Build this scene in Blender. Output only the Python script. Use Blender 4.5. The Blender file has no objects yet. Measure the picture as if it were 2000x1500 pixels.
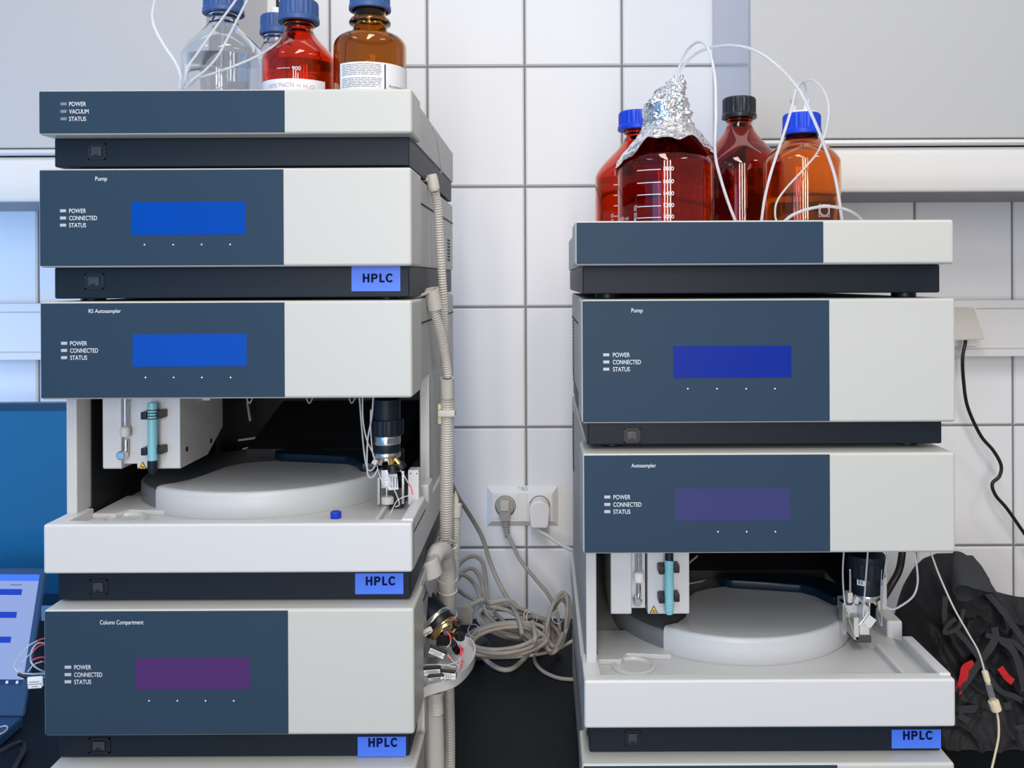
import bpy, bmesh, math, random
from math import sin, cos, pi, radians, sqrt
from mathutils import Vector, Matrix, noise
random.seed(7)
S = bpy.context.scene
COL = S.collection

# ------------------------------------------------------------------ camera, world, lights, exposure
F = 1740.0            # focal length in pixels of the 2000 px wide frame
CX, CY = 1060.0, 548.0  # where the level view axis meets the frame
TH = 0.0045           # small roll of the camera
EYE = 1.6             # eye height
cam_d = bpy.data.cameras.new('camera'); cam = bpy.data.objects.new('camera', cam_d); COL.objects.link(cam)
cam_d.sensor_fit = 'HORIZONTAL'; cam_d.sensor_width = 36.0; cam_d.lens = F * 36 / 2000
cam_d.shift_x = (1000 - CX) / 2000; cam_d.shift_y = -(750 - CY) / 2000
cam_d.clip_start = 0.02; cam_d.clip_end = 60
cam.matrix_world = Matrix.Translation((0, -1, EYE)) @ Matrix.Rotation(radians(90), 4, 'X') @ Matrix.Rotation(-TH, 4, 'Z')
S.camera = cam
S.cycles.max_bounces = 24; S.cycles.transmission_bounces = 24
vs = S.view_settings
vs.view_transform = 'Standard'; vs.look = 'None'; vs.gamma = 1; vs.use_curve_mapping = False
vs.exposure = 0.0
w = bpy.data.worlds.new('world'); S.world = w; w.use_nodes = True
wn = w.node_tree; bg = wn.nodes['Background']; bg.inputs[1].default_value = 0.40
# surroundings: bluish daylight side on the left, warmer room on the right
tc = wn.nodes.new('ShaderNodeTexCoord'); sp = wn.nodes.new('ShaderNodeSeparateXYZ'); rp = wn.nodes.new('ShaderNodeValToRGB'); mr = wn.nodes.new('ShaderNodeMapRange')
mr.inputs[1].default_value = -1; mr.inputs[2].default_value = 1
wn.links.new(tc.outputs['Generated'], sp.inputs[0]); wn.links.new(sp.outputs[0], mr.inputs[0]); wn.links.new(mr.outputs[0], rp.inputs[0]); wn.links.new(rp.outputs[0], bg.inputs[0])
rp.color_ramp.elements[0].position = 0.20; rp.color_ramp.elements[0].color = (0.30, 0.72, 1.35, 1)
rp.color_ramp.elements[1].position = 0.62; rp.color_ramp.elements[1].color = (0.86, 0.80, 0.76, 1)
e_ = rp.color_ramp.elements.new(0.42); e_.color = (0.80, 0.81, 0.88, 1)
def area(name, loc, target, sx, sy, power, col):
    d = bpy.data.lights.new(name, 'AREA'); d.shape = 'RECTANGLE'; d.size = sx; d.size_y = sy; d.energy = power; d.color = col
    o = bpy.data.objects.new(name, d); COL.objects.link(o); o.location = loc
    o.rotation_euler = (Vector(target) - Vector(loc)).to_track_quat('-Z', 'Y').to_euler()
    return o
# fluorescent ceiling strips and the window on the left
for x, y, pw in ((-0.05, -0.60, 9), (-0.05, -1.35, 11), (-0.05, -2.15, 14), (-1.3, -1.0, 5), (1.3, -1.0, 9)):
    area('ceiling_strip', (x, y, 2.95), (x, y + .3, 0), 0.30, 0.7, pw, (1.0, 0.965, 0.91))
area('ceiling_strip', (0, 0.45, 2.95), (0, .6, 0), 2.4, 0.12, 1.5, (1.0, 0.97, 0.92))
area('window_light', (-1.95, 0.36, 1.50), (-1.1, 0.80, 1.45), 0.6, 1.2, 20, (0.16, 0.45, 1.0))
for x in (-0.45, -0.03, 0.39):   # three tall window panes behind the photographer
    area('window_light', (x, -3.3, 1.75), (x * .5, 0.8, 1.4), 0.20, 1.9, 21, (1.0, 0.955, 0.92))
area('window_light', (-1.65, -3.2, 1.55), (-0.4, 0, 1.55), 1.5, 1.3, 16, (0.05, 0.45, 1.0))

# ------------------------------------------------------------------ pixel -> place
def W(px, py, d):
    """point at distance d in front of the camera that the photo shows at px, py"""
    dx, dy = px - CX, CY - py
    return Vector(((dx * cos(TH) + dy * sin(TH)) * d / F, d - 1, EYE + (-dx * sin(TH) + dy * cos(TH)) * d / F))
def WX(px, py, d): return W(px, py, d).x
def WZ(px, py, d): return W(px, py, d).z

# ------------------------------------------------------------------ materials
def mat(name, col, rough=0.5, metal=0.0, trans=0.0, ior=1.45, spec=0.5, emit=None, es=1.0, coat=0.0, bump=None, noise_amt=0.0, alpha=1.0):
    m = bpy.data.materials.new(name); m.use_nodes = True
    nt = m.node_tree; b = nt.nodes['Principled BSDF']
    b.inputs['Base Color'].default_value = (*col, 1); b.inputs['Roughness'].default_value = rough
    b.inputs['Metallic'].default_value = metal; b.inputs['Transmission Weight'].default_value = trans
    b.inputs['IOR'].default_value = ior; b.inputs['Specular IOR Level'].default_value = spec
    b.inputs['Coat Weight'].default_value = coat; b.inputs['Alpha'].default_value = alpha
    if emit:
        b.inputs['Emission Color'].default_value = (*emit, 1); b.inputs['Emission Strength'].default_value = es
    if noise_amt or bump:
        tc = nt.nodes.new('ShaderNodeTexCoord'); n = nt.nodes.new('ShaderNodeTexNoise')
        nt.links.new(tc.outputs['Object'], n.inputs['Vector'])
        n.inputs['Scale'].default_value = bump[0] if bump else 12; n.inputs['Detail'].default_value = 4
        if noise_amt:
            r = nt.nodes.new('ShaderNodeMapRange'); r.inputs[3].default_value = 1 - noise_amt; r.inputs[4].default_value = 1 + noise_amt
            mx = nt.nodes.new('ShaderNodeVectorMath'); mx.operation = 'SCALE'; mx.inputs[0].default_value = col
            nt.links.new(n.outputs[0], r.inputs[0]); nt.links.new(r.outputs[0], mx.inputs['Scale']); nt.links.new(mx.outputs[0], b.inputs['Base Color'])
        if bump:
            bp = nt.nodes.new('ShaderNodeBump'); bp.inputs['Strength'].default_value = bump[1]; bp.inputs['Distance'].default_value = bump[2]
            nt.links.new(n.outputs[0], bp.inputs['Height']); nt.links.new(bp.outputs[0], b.inputs['Normal'])
    return m
def srgb(r, g, b):
    f = lambda c: ((c / 255 + .055) / 1.055) ** 2.4 if c > 10 else c / 255 / 12.92
    return (f(r), f(g), f(b))
M = {
 'tile': mat('glazed_tile', (0.83, 0.825, 0.83), 0.38, spec=.22, noise_amt=.015),
 'grout': mat('grout', (0.22, 0.21, 0.21), 0.85),
 'white': mat('instrument_white', (0.505, 0.505, 0.475), 0.38, bump=(900, .08, .0004)),
 'tray': mat('tray_white', (0.585, 0.585, 0.59), 0.35),
 'warm': mat('body_grey', (0.52, 0.52, 0.51), 0.45),
 'base': mat('base_charcoal', (0.008, 0.014, 0.023), 0.45, spec=.25, bump=(1200, .06, .0004)),
 'rocker': mat('rocker_charcoal', (0.035, 0.042, 0.058), 0.35),
 'panel': mat('smoked_panel', (0.026, 0.050, 0.083), 0.42, spec=.10),
 'black': mat('black_plastic', (0.006, 0.006, 0.008), 0.4),
 'inner': mat('bay_black', (0.007, 0.008, 0.010), 0.6),
 'innergrey': mat('bay_grey', (0.05, 0.052, 0.056), 0.5),
 'disc': mat('carousel_grey', (0.54, 0.55, 0.56), 0.38),
 'discdark': mat('carousel_slate', (0.16, 0.17, 0.18), 0.4),
 'navy': mat('handle_navy', (0.002, 0.012, 0.026), 0.35, spec=.3),
 'light': mat('indicator', (0.42, 0.44, 0.50), 0.4),
 'lightdim': mat('indicator_dim', (0.16, 0.21, 0.27), 0.4),
 'ink': mat('white_print', (0.72, 0.74, 0.78), 0.5),
 'navyink': mat('navy_print', (0.002, 0.006, 0.055), 0.7, spec=.1),
 'greyink': mat('grey_print', (0.12, 0.12, 0.14), 0.6),
 'pinkink': mat('pink_print', (0.45, 0.28, 0.42), 0.6),
 'sticker': mat('blue_sticker', srgb(72, 120, 235), 0.4),
 'lcd1': mat('screen_blue', (0.0, 0.03, 0.2), 0.35, spec=.1, emit=srgb(0, 66, 160), es=.62),
 'lcd2': mat('screen_blue_soft', (0.0, 0.03, 0.2), 0.35, spec=.1, emit=srgb(20, 70, 160), es=.68),
 'lcd3': mat('screen_deep', (0.0, 0.01, 0.1), 0.35, spec=.1, emit=srgb(18, 34, 128), es=.9),
 'lcd4': mat('screen_slate', (0.02, 0.02, 0.06), 0.35, spec=.1, emit=srgb(52, 56, 105), es=.8),
 'lcd5': mat('screen_violet', (0.02, 0.01, 0.05), 0.35, spec=.1, emit=srgb(74, 44, 96), es=.8),
 'capblue': mat('cap_slate_blue', (0.035, 0.085, 0.25), 0.45),
 'capbright': mat('cap_bright_blue', (0.004, 0.05, 0.62), 0.4),
 'capblack': mat('cap_black', (0.012, 0.016, 0.022), 0.3),
 'red': mat('red_brown_glass', (0.86, 0.15, 0.02), 0.02, trans=1, ior=1.5),
 'dred': mat('dark_red_glass', (0.62, 0.08, 0.03), 0.02, trans=1, ior=1.5),
 'orange': mat('orange_brown_glass', (0.86, 0.36, 0.06), 0.02, trans=1, ior=1.5),
 'amber': mat('amber_glass', (0.60, 0.30, 0.05), 0.02, trans=1, ior=1.5),
 'clear': mat('clear_glass', (0.93, 0.96, 0.985), 0.01, trans=1, ior=1.47),
 'liquid': mat('liquid', (0.96, 0.97, 0.98), 0.0, trans=1, ior=1.2),
 'paper': mat('paper', (0.74, 0.75, 0.78), 0.6),
 'foil': mat('aluminium_foil', (0.86, 0.87, 0.89), 0.22, metal=1),
 'ptfe': mat('milky_tube', (0.88, 0.90, 0.94), 0.2, trans=.6, ior=1.35),
 'cream': mat('cream_plastic', (0.70, 0.60, 0.40), 0.4),
 'ivory': mat('ivory_plastic', (0.60, 0.58, 0.53), 0.4),
 'hose': mat('hose_plastic', (0.62, 0.60, 0.565), 0.35),
 'fit': mat('translucent_fitting', (0.66, 0.64, 0.62), 0.25, trans=.15),
 'cable': mat('cable_beige', (0.33, 0.30, 0.265), 0.45),
 'cablew': mat('cable_white', (0.62, 0.60, 0.55), 0.4),
 'cableb': mat('cable_black', (0.012, 0.012, 0.012), 0.4),
 'plug': mat('plug_taupe', (0.36, 0.34, 0.31), 0.45),
 'plugface': mat('plug_face', (0.56, 0.52, 0.44), 0.5),
 'socket': mat('socket_white', (0.78, 0.78, 0.77), 0.25),
 'socketin': mat('socket_recess', (0.10, 0.09, 0.08), 0.5),
 'plugw': mat('plug_white', (0.82, 0.80, 0.79), 0.3),
 'bench': mat('bench_black', (0.007, 0.009, 0.012), 0.5, spec=.2, noise_amt=.15),
 'cab': mat('cabinet_grey', (0.50, 0.497, 0.495), 0.4),
 'cabside': mat('cabinet_side', (0.46, 0.48, 0.54), 0.12),
 'valance': mat('valance', (0.74, 0.72, 0.69), 0.38),
 'alu': mat('aluminium', (0.78, 0.77, 0.75), 0.4, metal=.35),
 'steel': mat('steel', (0.70, 0.69, 0.68), 0.22, metal=1),
 'brass': mat('brass', (0.85, 0.58, 0.22), 0.2, metal=1),
 'under': mat('underside', (0.30, 0.29, 0.28), 0.5),
 'trunk': mat('trunking', (0.74, 0.73, 0.72), 0.35),
 'teal': mat('teal_tube', (0.22, 0.52, 0.58), 0.3),
 'glassy': mat('syringe_glass', (0.86, 0.9, 0.95), 0.03, trans=.9, ior=1.4),
 'yellow': mat('hazard_yellow', (0.85, 0.55, 0.03), 0.5),
 'redpl': mat('red_sleeve', (0.75, 0.07, 0.09), 0.4),
 'redcloth': mat('red_cloth', (0.55, 0.012, 0.02), 0.7),
 'cloth': mat('black_cloth', (0.014, 0.014, 0.017), 0.75, bump=(600, .3, .0006)),
 'strap': mat('black_strap', (0.030, 0.032, 0.037), 0.8, bump=(500, .3, .0005)),
 'monitor': mat('monitor_screen_bluecast', (0.015, 0.12, 0.26), 0.22, coat=.3),  # blue window reflection on the dark screen is put into the base colour
 'bezel': mat('monitor_bezel_bluecast', (0.012, 0.05, 0.10), 0.35),  # blue cast of the daylight is coloured into the casing too
 'lapshell': mat('laptop_shell', (0.03, 0.07, 0.15), 0.3),
 'lapscreen': mat('laptop_screen', (0.02, 0.02, 0.03), 0.2, emit=srgb(150, 172, 228), es=.9),
 'lapblue': mat('laptop_bar', (0.01, 0.02, 0.08), 0.2, emit=srgb(14, 56, 190), es=.9),
 'laptop_ui': mat('laptop_taskbar', (0.01, 0.02, 0.05), 0.2, emit=srgb(22, 46, 92), es=.9),
 'darkcable': mat('dark_cable', (0.016, 0.018, 0.026), 0.5),
 'floor': mat('floor_vinyl', (0.30, 0.31, 0.32), 0.5, noise_amt=.05),
 'vent': mat('vent_dark', (0.015, 0.015, 0.015), 0.7),
}
# ------------------------------------------------------------------ mesh helpers
ORG = {}
def empty(name, loc, label, cat, group=None):
    o = bpy.data.objects.new(name, None); COL.objects.link(o); o.location = loc; o.empty_display_size = .02
    ORG[o.name] = Vector(loc); tag(o, label, cat, group); return o
def tag(o, label=None, cat=None, group=None, kind=None):
    if label: o['label'] = label
    if cat: o['category'] = cat
    if group: o['group'] = group
    if kind: o['kind'] = kind
    return o
class MB:
    def __init__(s): s.bm = bmesh.new(); s.mats = []
    def mi(s, m):
        if m not in s.mats: s.mats.append(m)
        return s.mats.index(m)
    def merge(s, b2, m, smooth=True):
        i = s.mi(m)
        for f in b2.faces: f.material_index = i; f.smooth = smooth
        me = bpy.data.meshes.new('t'); b2.to_mesh(me); b2.free(); s.bm.from_mesh(me); bpy.data.meshes.remove(me)
    def box(s, x0, x1, y0, y1, z0, z1, m, bev=0.0, seg=2, rot=None, piv=None):
        b = bmesh.new(); bmesh.ops.create_cube(b, size=1)
        for v in b.verts: v.co = Vector(((x0 + x1) / 2 + v.co.x * (x1 - x0), (y0 + y1) / 2 + v.co.y * (y1 - y0), (z0 + z1) / 2 + v.co.z * (z1 - z0)))
        if bev: bmesh.ops.bevel(b, geom=b.edges[:], offset=bev, segments=seg, affect='EDGES', profile=.5)
        if rot is not None:
            p = Vector(piv) if piv is not None else Vector(((x0 + x1) / 2, (y0 + y1) / 2, (z0 + z1) / 2))
            for v in b.verts: v.co = rot @ (v.co - p) + p
        s.merge(b, m); return s
    def prism(s, pts, axis, a, b_, m, bev=0.0, seg=2):
        """polygon pts extruded from a to b_ along axis; axis 'x': pts (y,z); 'y': (x,z); 'z': (x,y)"""
        mk = {'x': lambda p, t: (t, p[0], p[1]), 'y': lambda p, t: (p[0], t, p[1]), 'z': lambda p, t: (p[0], p[1], t)}[axis]
        b = bmesh.new(); A = [b.verts.new(mk(p, a)) for p in pts]; B = [b.verts.new(mk(p, b_)) for p in pts]; n = len(pts)
        b.faces.new(A); b.faces.new(B[::-1])
        for i in range(n): b.faces.new((A[i], B[i], B[(i + 1) % n], A[(i + 1) % n]))
        bmesh.ops.recalc_face_normals(b, faces=b.faces[:])
        if bev: bmesh.ops.bevel(b, geom=b.edges[:], offset=bev, segments=seg, affect='EDGES', profile=.5)
        s.merge(b, m); return s
    def lathe(s, prof, c, m, n=48, axis=None, close=False, flute=None):
        """prof: list of (r, h) along axis from c (default up)"""
        ax = Vector(axis).normalized() if axis is not None else Vector((0, 0, 1))
        q = Vector((0, 0, 1)).rotation_difference(ax); c = Vector(c)
        b = bmesh.new(); rings = []
        for k, (r, h) in enumerate(prof):
            if r < 1e-7: rings.append([b.verts.new(c + q @ Vector((0, 0, h)))]); continue
            R = []
            for j in range(n):
                rr = r * (1 + flute[1] * (1 if (j // flute[2]) % 2 else -1)) if flute and k in flute[0] else r
                R.append(b.verts.new(c + q @ Vector((rr * cos(2 * pi * j / n), rr * sin(2 * pi * j / n), h))))
            rings.append(R)
        prs = list(zip(rings, rings[1:])) + ([(rings[-1], rings[0])] if close else [])
        for A, B in prs:
            for j in range(n):
                a0, a1 = A[j % len(A)], A[(j + 1) % n % len(A)]; b0, b1 = B[j % len(B)], B[(j + 1) % n % len(B)]
                f = [a0, a1, b1, b0]; f = [v for i, v in enumerate(f) if v not in f[:i]]
                if len(f) > 2: b.faces.new(f)
        for R in ((rings[0], rings[-1]) if not close else ()):
            if len(R) > 2:
                try: b.faces.new(R)
                except ValueError: pass
        bmesh.ops.recalc_face_normals(b, faces=b.faces[:])
        s.merge(b, m); return s
    def tube(s, pts, r, m, n=10, sub=8, corr=None, smoothpts=True, caps=True):
        P = [Vector(p) for p in pts]
        if smoothpts and len(P) > 2:
            Q = []
            for i in range(len(P) - 1):
                p0 = P[i - 1] if i else P[0] * 2 - P[1]; p1, p2 = P[i], P[i + 1]; p3 = P[i + 2] if i + 2 < len(P) else P[-1] * 2 - P[-2]
                for k in range(sub):
                    t = k / sub
                    Q.append(.5 * ((2 * p1) + (-p0 + p2) * t + (2 * p0 - 5 * p1 + 4 * p2 - p3) * t * t + (-p0 + 3 * p1 - 3 * p2 + p3) * t ** 3))
            Q.append(P[-1]); P = Q
        if corr:   # resample evenly for corrugation
            pitch = corr[0]; out = [P[0]]; acc = 0; step = pitch / 4
            for a, b_ in zip(P, P[1:]):
                L = (b_ - a).length; t = step - acc
                while t <= L: out.append(a.lerp(b_, t / L)); t += step
                acc = (acc + L) % step if L else acc
            P = out
        b = bmesh.new(); rings = []; up = None
        for i, p in enumerate(P):
            T = (P[min(i + 1, len(P) - 1)] - P[max(i - 1, 0)])
            T = T.normalized() if T.length > 1e-9 else Vector((0, 0, 1))
            if up is None: up = T.orthogonal().normalized()
            up = (up - T * up.dot(T)); up = up.normalized() if up.length > 1e-6 else T.orthogonal().normalized()
            side = T.cross(up); rr = r
            if corr: rr = r * (1 + corr[1] * (1, .5, -1, .5)[i % 4])
            rings.append([b.verts.new(p + (up * cos(2 * pi * j / n) + side * sin(2 * pi * j / n)) * rr) for j in range(n)])
        for A, B in zip(rings, rings[1:]):
            for j in range(n): b.faces.new((A[j], A[(j + 1) % n], B[(j + 1) % n], B[j]))
        if caps: b.faces.new(rings[0][::-1]); b.faces.new(rings[-1])
        bmesh.ops.recalc_face_normals(b, faces=b.faces[:])
        s.merge(b, m); return s
    def ribbon(s, pts, wd, th, m, nrm=None, sub=8, twist=0.0):
        P = [Vector(p) for p in pts]; Q = []
        for i in range(len(P) - 1):
            p0 = P[i - 1] if i else P[0] * 2 - P[1]; p1, p2 = P[i], P[i + 1]; p3 = P[i + 2] if i + 2 < len(P) else P[-1] * 2 - P[-2]
            for k in range(sub):
                t = k / sub
                Q.append(.5 * ((2 * p1) + (-p0 + p2) * t + (2 * p0 - 5 * p1 + 4 * p2 - p3) * t * t + (-p0 + 3 * p1 - 3 * p2 + p3) * t ** 3))
        Q.append(P[-1]); b = bmesh.new(); rings = []; N0 = Vector(nrm or (0, -1, 0))
        for i, p in enumerate(Q):
            T = (Q[min(i + 1, len(Q) - 1)] - Q[max(i - 1, 0)]).normalized()
            a = twist * sin(i * .35); N = (N0 * cos(a) + Vector((1, 0, .3)) * sin(a)).normalized()
            sd = T.cross(N).normalized() * wd / 2; nn = sd.cross(T).normalized() * th / 2
            rings.append([b.verts.new(p + sd + nn), b.verts.new(p - sd + nn), b.verts.new(p - sd - nn), b.verts.new(p + sd - nn)])
        for A, B in zip(rings, rings[1:]):
            for j in range(4): b.faces.new((A[j], A[(j + 1) % 4], B[(j + 1) % 4], B[j]))
        b.faces.new(rings[0][::-1]); b.faces.new(rings[-1])
        bmesh.ops.recalc_face_normals(b, faces=b.faces[:])
        s.merge(b, m); return s
    def build(s, name, parent=None, label=None, cat=None, group=None, kind=None, sharp=40):
        bm = s.bm
        bm.normal_update()
        for e in bm.edges:
            if len(e.link_faces) == 2 and e.calc_face_angle(0) > radians(sharp): e.smooth = False
        if parent is not None: org = ORG[parent.name]
        else:
            xs = [v.co.x for v in bm.verts]; ys = [v.co.y for v in bm.verts]; zs = [v.co.z for v in bm.verts]
            org = Vector(((min(xs) + max(xs)) / 2, (min(ys) + max(ys)) / 2, min(zs)))
        for v in bm.verts: v.co -= org
        me = bpy.data.meshes.new(name); bm.to_mesh(me); bm.free()
        for m in s.mats: me.materials.append(M[m])
        o = bpy.data.objects.new(name, me); COL.objects.link(o)
        if len(me.polygons) < 6000:
            wn_ = o.modifiers.new('normals', 'WEIGHTED_NORMAL'); wn_.keep_sharp = True; wn_.weight = 50
        if parent is not None: o.parent = parent
        else: o.location = org
        ORG[o.name] = org.copy(); tag(o, label, cat, group, kind); return o
def text_bm(string, bold=.004):
    c = bpy.data.curves.new('txt', 'FONT'); c.body = string; c.align_x = 'LEFT'; c.size = 1; c.offset = bold
    o = bpy.data.objects.new('txt', c); COL.objects.link(o)
    bpy.context.view_layer.update()
    dg = bpy.context.evaluated_depsgraph_get(); me = bpy.data.meshes.new_from_object(o.evaluated_get(dg))
    bpy.data.objects.remove(o); bpy.data.curves.remove(c)
    b = bmesh.new(); b.from_mesh(me); bpy.data.meshes.remove(me)
    xs = [v.co.x for v in b.verts]; ys = [v.co.y for v in b.verts]
    x0, x1, y0, y1 = min(xs), max(xs), min(ys), max(ys)
    for v in b.verts: v.co = Vector(((v.co.x - x0) / (x1 - x0), (v.co.y - y0) / (y1 - y0), 0))
    return b
def text_front(mb, string, x0, x1, z0, z1, y, m, bold=.004):
    """print on a front-facing surface, filling the given rectangle"""
    b = text_bm(string, bold)
    for v in b.verts: v.co = Vector((x0 + v.co.x * (x1 - x0), y, z0 + v.co.y * (z1 - z0)))
    bmesh.ops.recalc_face_normals(b, faces=b.faces[:])
    mb.merge(b, m, smooth=False)
def px_text(mb, s, px0, px1, py, ph, d, y, m, bold=.004):
    """ph: pixel height of the printed block; py its centre"""
    a = W(px0, py + ph / 2, d); c = W(px1, py - ph / 2, d); mid = (a.z + c.z) / 2; h = ph * d / F / 2
    text_front(mb, s, a.x, c.x, mid - h, mid + h, y, m, bold)
def cyl_map(b, cx, cy, r, x0, w_, z0, h, vertical=False):
    for v in b.verts:
        u, t = (v.co.x, v.co.y) if not vertical else (1 - v.co.y, v.co.x)
        a = (x0 + u * w_) / r
        v.co = Vector((cx + r * sin(a), cy - r * cos(a), z0 + t * h))
# ------------------------------------------------------------------ room shell
DW = 1.843                                  # wall distance from the camera
YW = DW - 1
TABLE = 0.902
def wall_back():
    mb = MB()
    mb.box(-2.6, 2.6, YW + .004, YW + .12, 0, 3.0, 'grout')
    tw, th_, g = .2018, .2492, .0040
    x0 = WX(1026.5, 600, DW); z0 = WZ(1026, 600, DW)
    i0, i1, j0, j1 = int((-2.6 - x0) / tw) , int((2.6 - x0) / tw), int((0 - z0) / th_), int((3.0 - z0) / th_)
    for i in range(i0, i1):
        for j in range(j0, j1):
            xa, za = x0 + i * tw + g / 2, z0 + j * th_ + g / 2
            b = bmesh.new(); n = .0012
            A = [b.verts.new(p) for p in ((xa, YW + .004, za), (xa + tw - g, YW + .004, za), (xa + tw - g, YW + .004, za + th_ - g), (xa, YW + .004, za + th_ - g))]
            e = .003
            rx, rz = random.uniform(-.0002, .0002), random.uniform(-.0002, .0002)
            B = [b.verts.new(p) for p in ((xa + e, YW + rx, za + e), (xa + tw - g - e, YW - rx, za + e), (xa + tw - g - e, YW + rz, za + th_ - g - e), (xa + e, YW - rz, za + th_ - g - e))]
            b.faces.new(B)
            for k in range(4): b.faces.new((A[k], A[(k + 1) % 4], B[(k + 1) % 4], B[k]))
            bmesh.ops.recalc_face_normals(b, faces=b.faces[:])
            if b.faces[0].normal.y > 0: bmesh.ops.reverse_faces(b, faces=b.faces[:])
            mb.merge(b, 'tile')
    return mb.build('wall_back', kind='structure', sharp=12)
wall_back()
MB().box(-3.0, 3.0, -4.2, YW + .12, -.05, 0, 'floor').build('floor', kind='structure')

# bench: worktop on a steel frame with legs
bench = empty('lab_bench', (0, .25, 0), 'black laboratory bench carrying both instrument stacks', 'bench')
MB().box(-2.2, 2.2, -.22, YW - .0005, TABLE - .035, TABLE, 'bench', .003).build('worktop', bench)
for x in (-2.1, -.7, .7, 2.1):
    for y in (-.12, .72):
        MB().box(x - .025, x + .025, y - .025, y + .025, 0, TABLE - .035, 'under', .003).build('leg', bench)
MB().box(-2.1, 2.1, -.13, -.11, TABLE - .10, TABLE - .035, 'under', .002).build('rail', bench)

# ------------------------------------------------------------------ wall cabinets
def wall_cabinet(x0, x1, zo, label, vis_side):
    r = empty('wall_cabinet', ((x0 + x1) / 2, YW, 1.75), label, 'cabinet')
    yf = .51
    zb = EYE + .2326 + zo
    MB().box(x0, x1, yf + .018, YW - .0003, zb, 2.6, 'cabside', .001).build('carcass', r)
    MB().box(x0 + (.001 if vis_side < 0 else .0), x1 - (.001 if vis_side > 0 else 0), yf, yf + .017, zb + .006, 2.6, 'cab', .0025, 3).build('door', r)
    # rounded metal rail under the door
    MB().tube([(x0, yf + .004, zb - .001), (x1, yf + .004, zb - .001)], .0055, 'alu', n=12, smoothpts=False).build('rail', r)
    # curved light valance below
    z1 = zb - .008; z0 = EYE + .150 + zo
    prof = [(yf + .012, z1), (yf + .006, z1 - .012), (yf + .010, z1 - .030), (yf + .006, z1 - .046), (yf + .012, z1 - .060), (yf + .012, z0 + .006),
            (yf + .016, z0), (yf + .034, z0), (yf + .034, z1)]
    MB().prism(prof, 'x', x0, x1, 'valance').build('valance', r)
    MB().box(x0, x1, yf + .034, YW - .0003, z0 + .008, z0 + .016, 'under', .001).build('underside', r)
    for xx in (x0 + .06, x1 - .09, (x0 + x1) / 2):
        MB().box(xx, xx + .03, yf + .036, YW - .001, z0 - .006, z0 + .0078, 'cabside', .002).build('bracket', r)
    return r
xl = WX(405, 150, 1.51); xr = WX(1465, 150, 1.51)
wall_cabinet(-2.2, xl, -.010, 'pale grey wall cabinet behind the clear glass bottle', 1)
wall_cabinet(xr, 2.2, 0, 'grey wall cabinet above the black-capped and orange bottles', -1)

def trunking(x0, x1, py0, pxr, label):
    r = empty('cable_trunking', ((x0 + x1) / 2, YW, WZ(pxr, 700, DW)), label, 'trunking')
    d = DW - .05
    zt, z2, z3, z4 = WZ(pxr, py0, d), WZ(pxr, py0 + 16, d), WZ(pxr, py0 + 96, d), WZ(pxr, py0 + 110, d)
    MB().box(x0, x1, d - 1 + .004, YW - .0005, z4, zt, 'trunk', .002).build('channel', r)
    MB().box(x0, x1, d - 1 - .001, d - 1 + .004, z2, zt, 'trunk', .001).build('edge_strip', r)
    MB().box(x0, x1, d - 1 - .001, d - 1 + .004, z4, z3, 'trunk', .001).build('edge_strip', r)
    MB().box(x0 + .001, x1 - .001, d - 1 + .0005, d - 1 + .0039, z3 + .002, z2 - .002, 'trunk', .0008).build('cover_strip', r)
    return r
trunking(-2.2, xl - .03, 593, 40, 'white cable trunking on the tiles above the blue-lit monitor')
trunking(xr + .03, 2.2, 586, 1940, 'white cable trunking holding the flap socket with the black cord')
# ------------------------------------------------------------------ instruments
YB = .51
def switch(root, px0, px1, py0, py1):
    d = 1.025; a = W(px0, py1, d); c = W(px1, py0, d); y = .025
    f = MB(); t = (c.x - a.x) * .10
    f.box(a.x, c.x, y - .0012, y + .001, c.z - t, c.z, 'black', .0003); f.box(a.x, c.x, y - .0012, y + .001, a.z, a.z + t, 'black', .0003)
    f.box(a.x, a.x + t, y - .0012, y + .001, a.z, c.z, 'black', .0003); f.box(c.x - t, c.x, y - .0012, y + .001, a.z, c.z, 'black', .0003)
    f.box(a.x + t * .5, c.x - t * .5, y - .0004, y + .001, a.z + t * .5, c.z - t * .5, 'black')
    o = f.build('power_switch', root)
    k = MB(); k.box(a.x + t * 2, c.x - t * 2.4, y - .0022, y - .0003, a.z + t * 1.8, c.z - t * 1.7, 'rocker', .0006)
    k.box(a.x + t * 3.6, c.x - t * 4.2, y - .0026, y - .0010, a.z + t * 1.9, a.z + t * 2.9, 'black', .0002)
    k.build('rocker', o)
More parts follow.
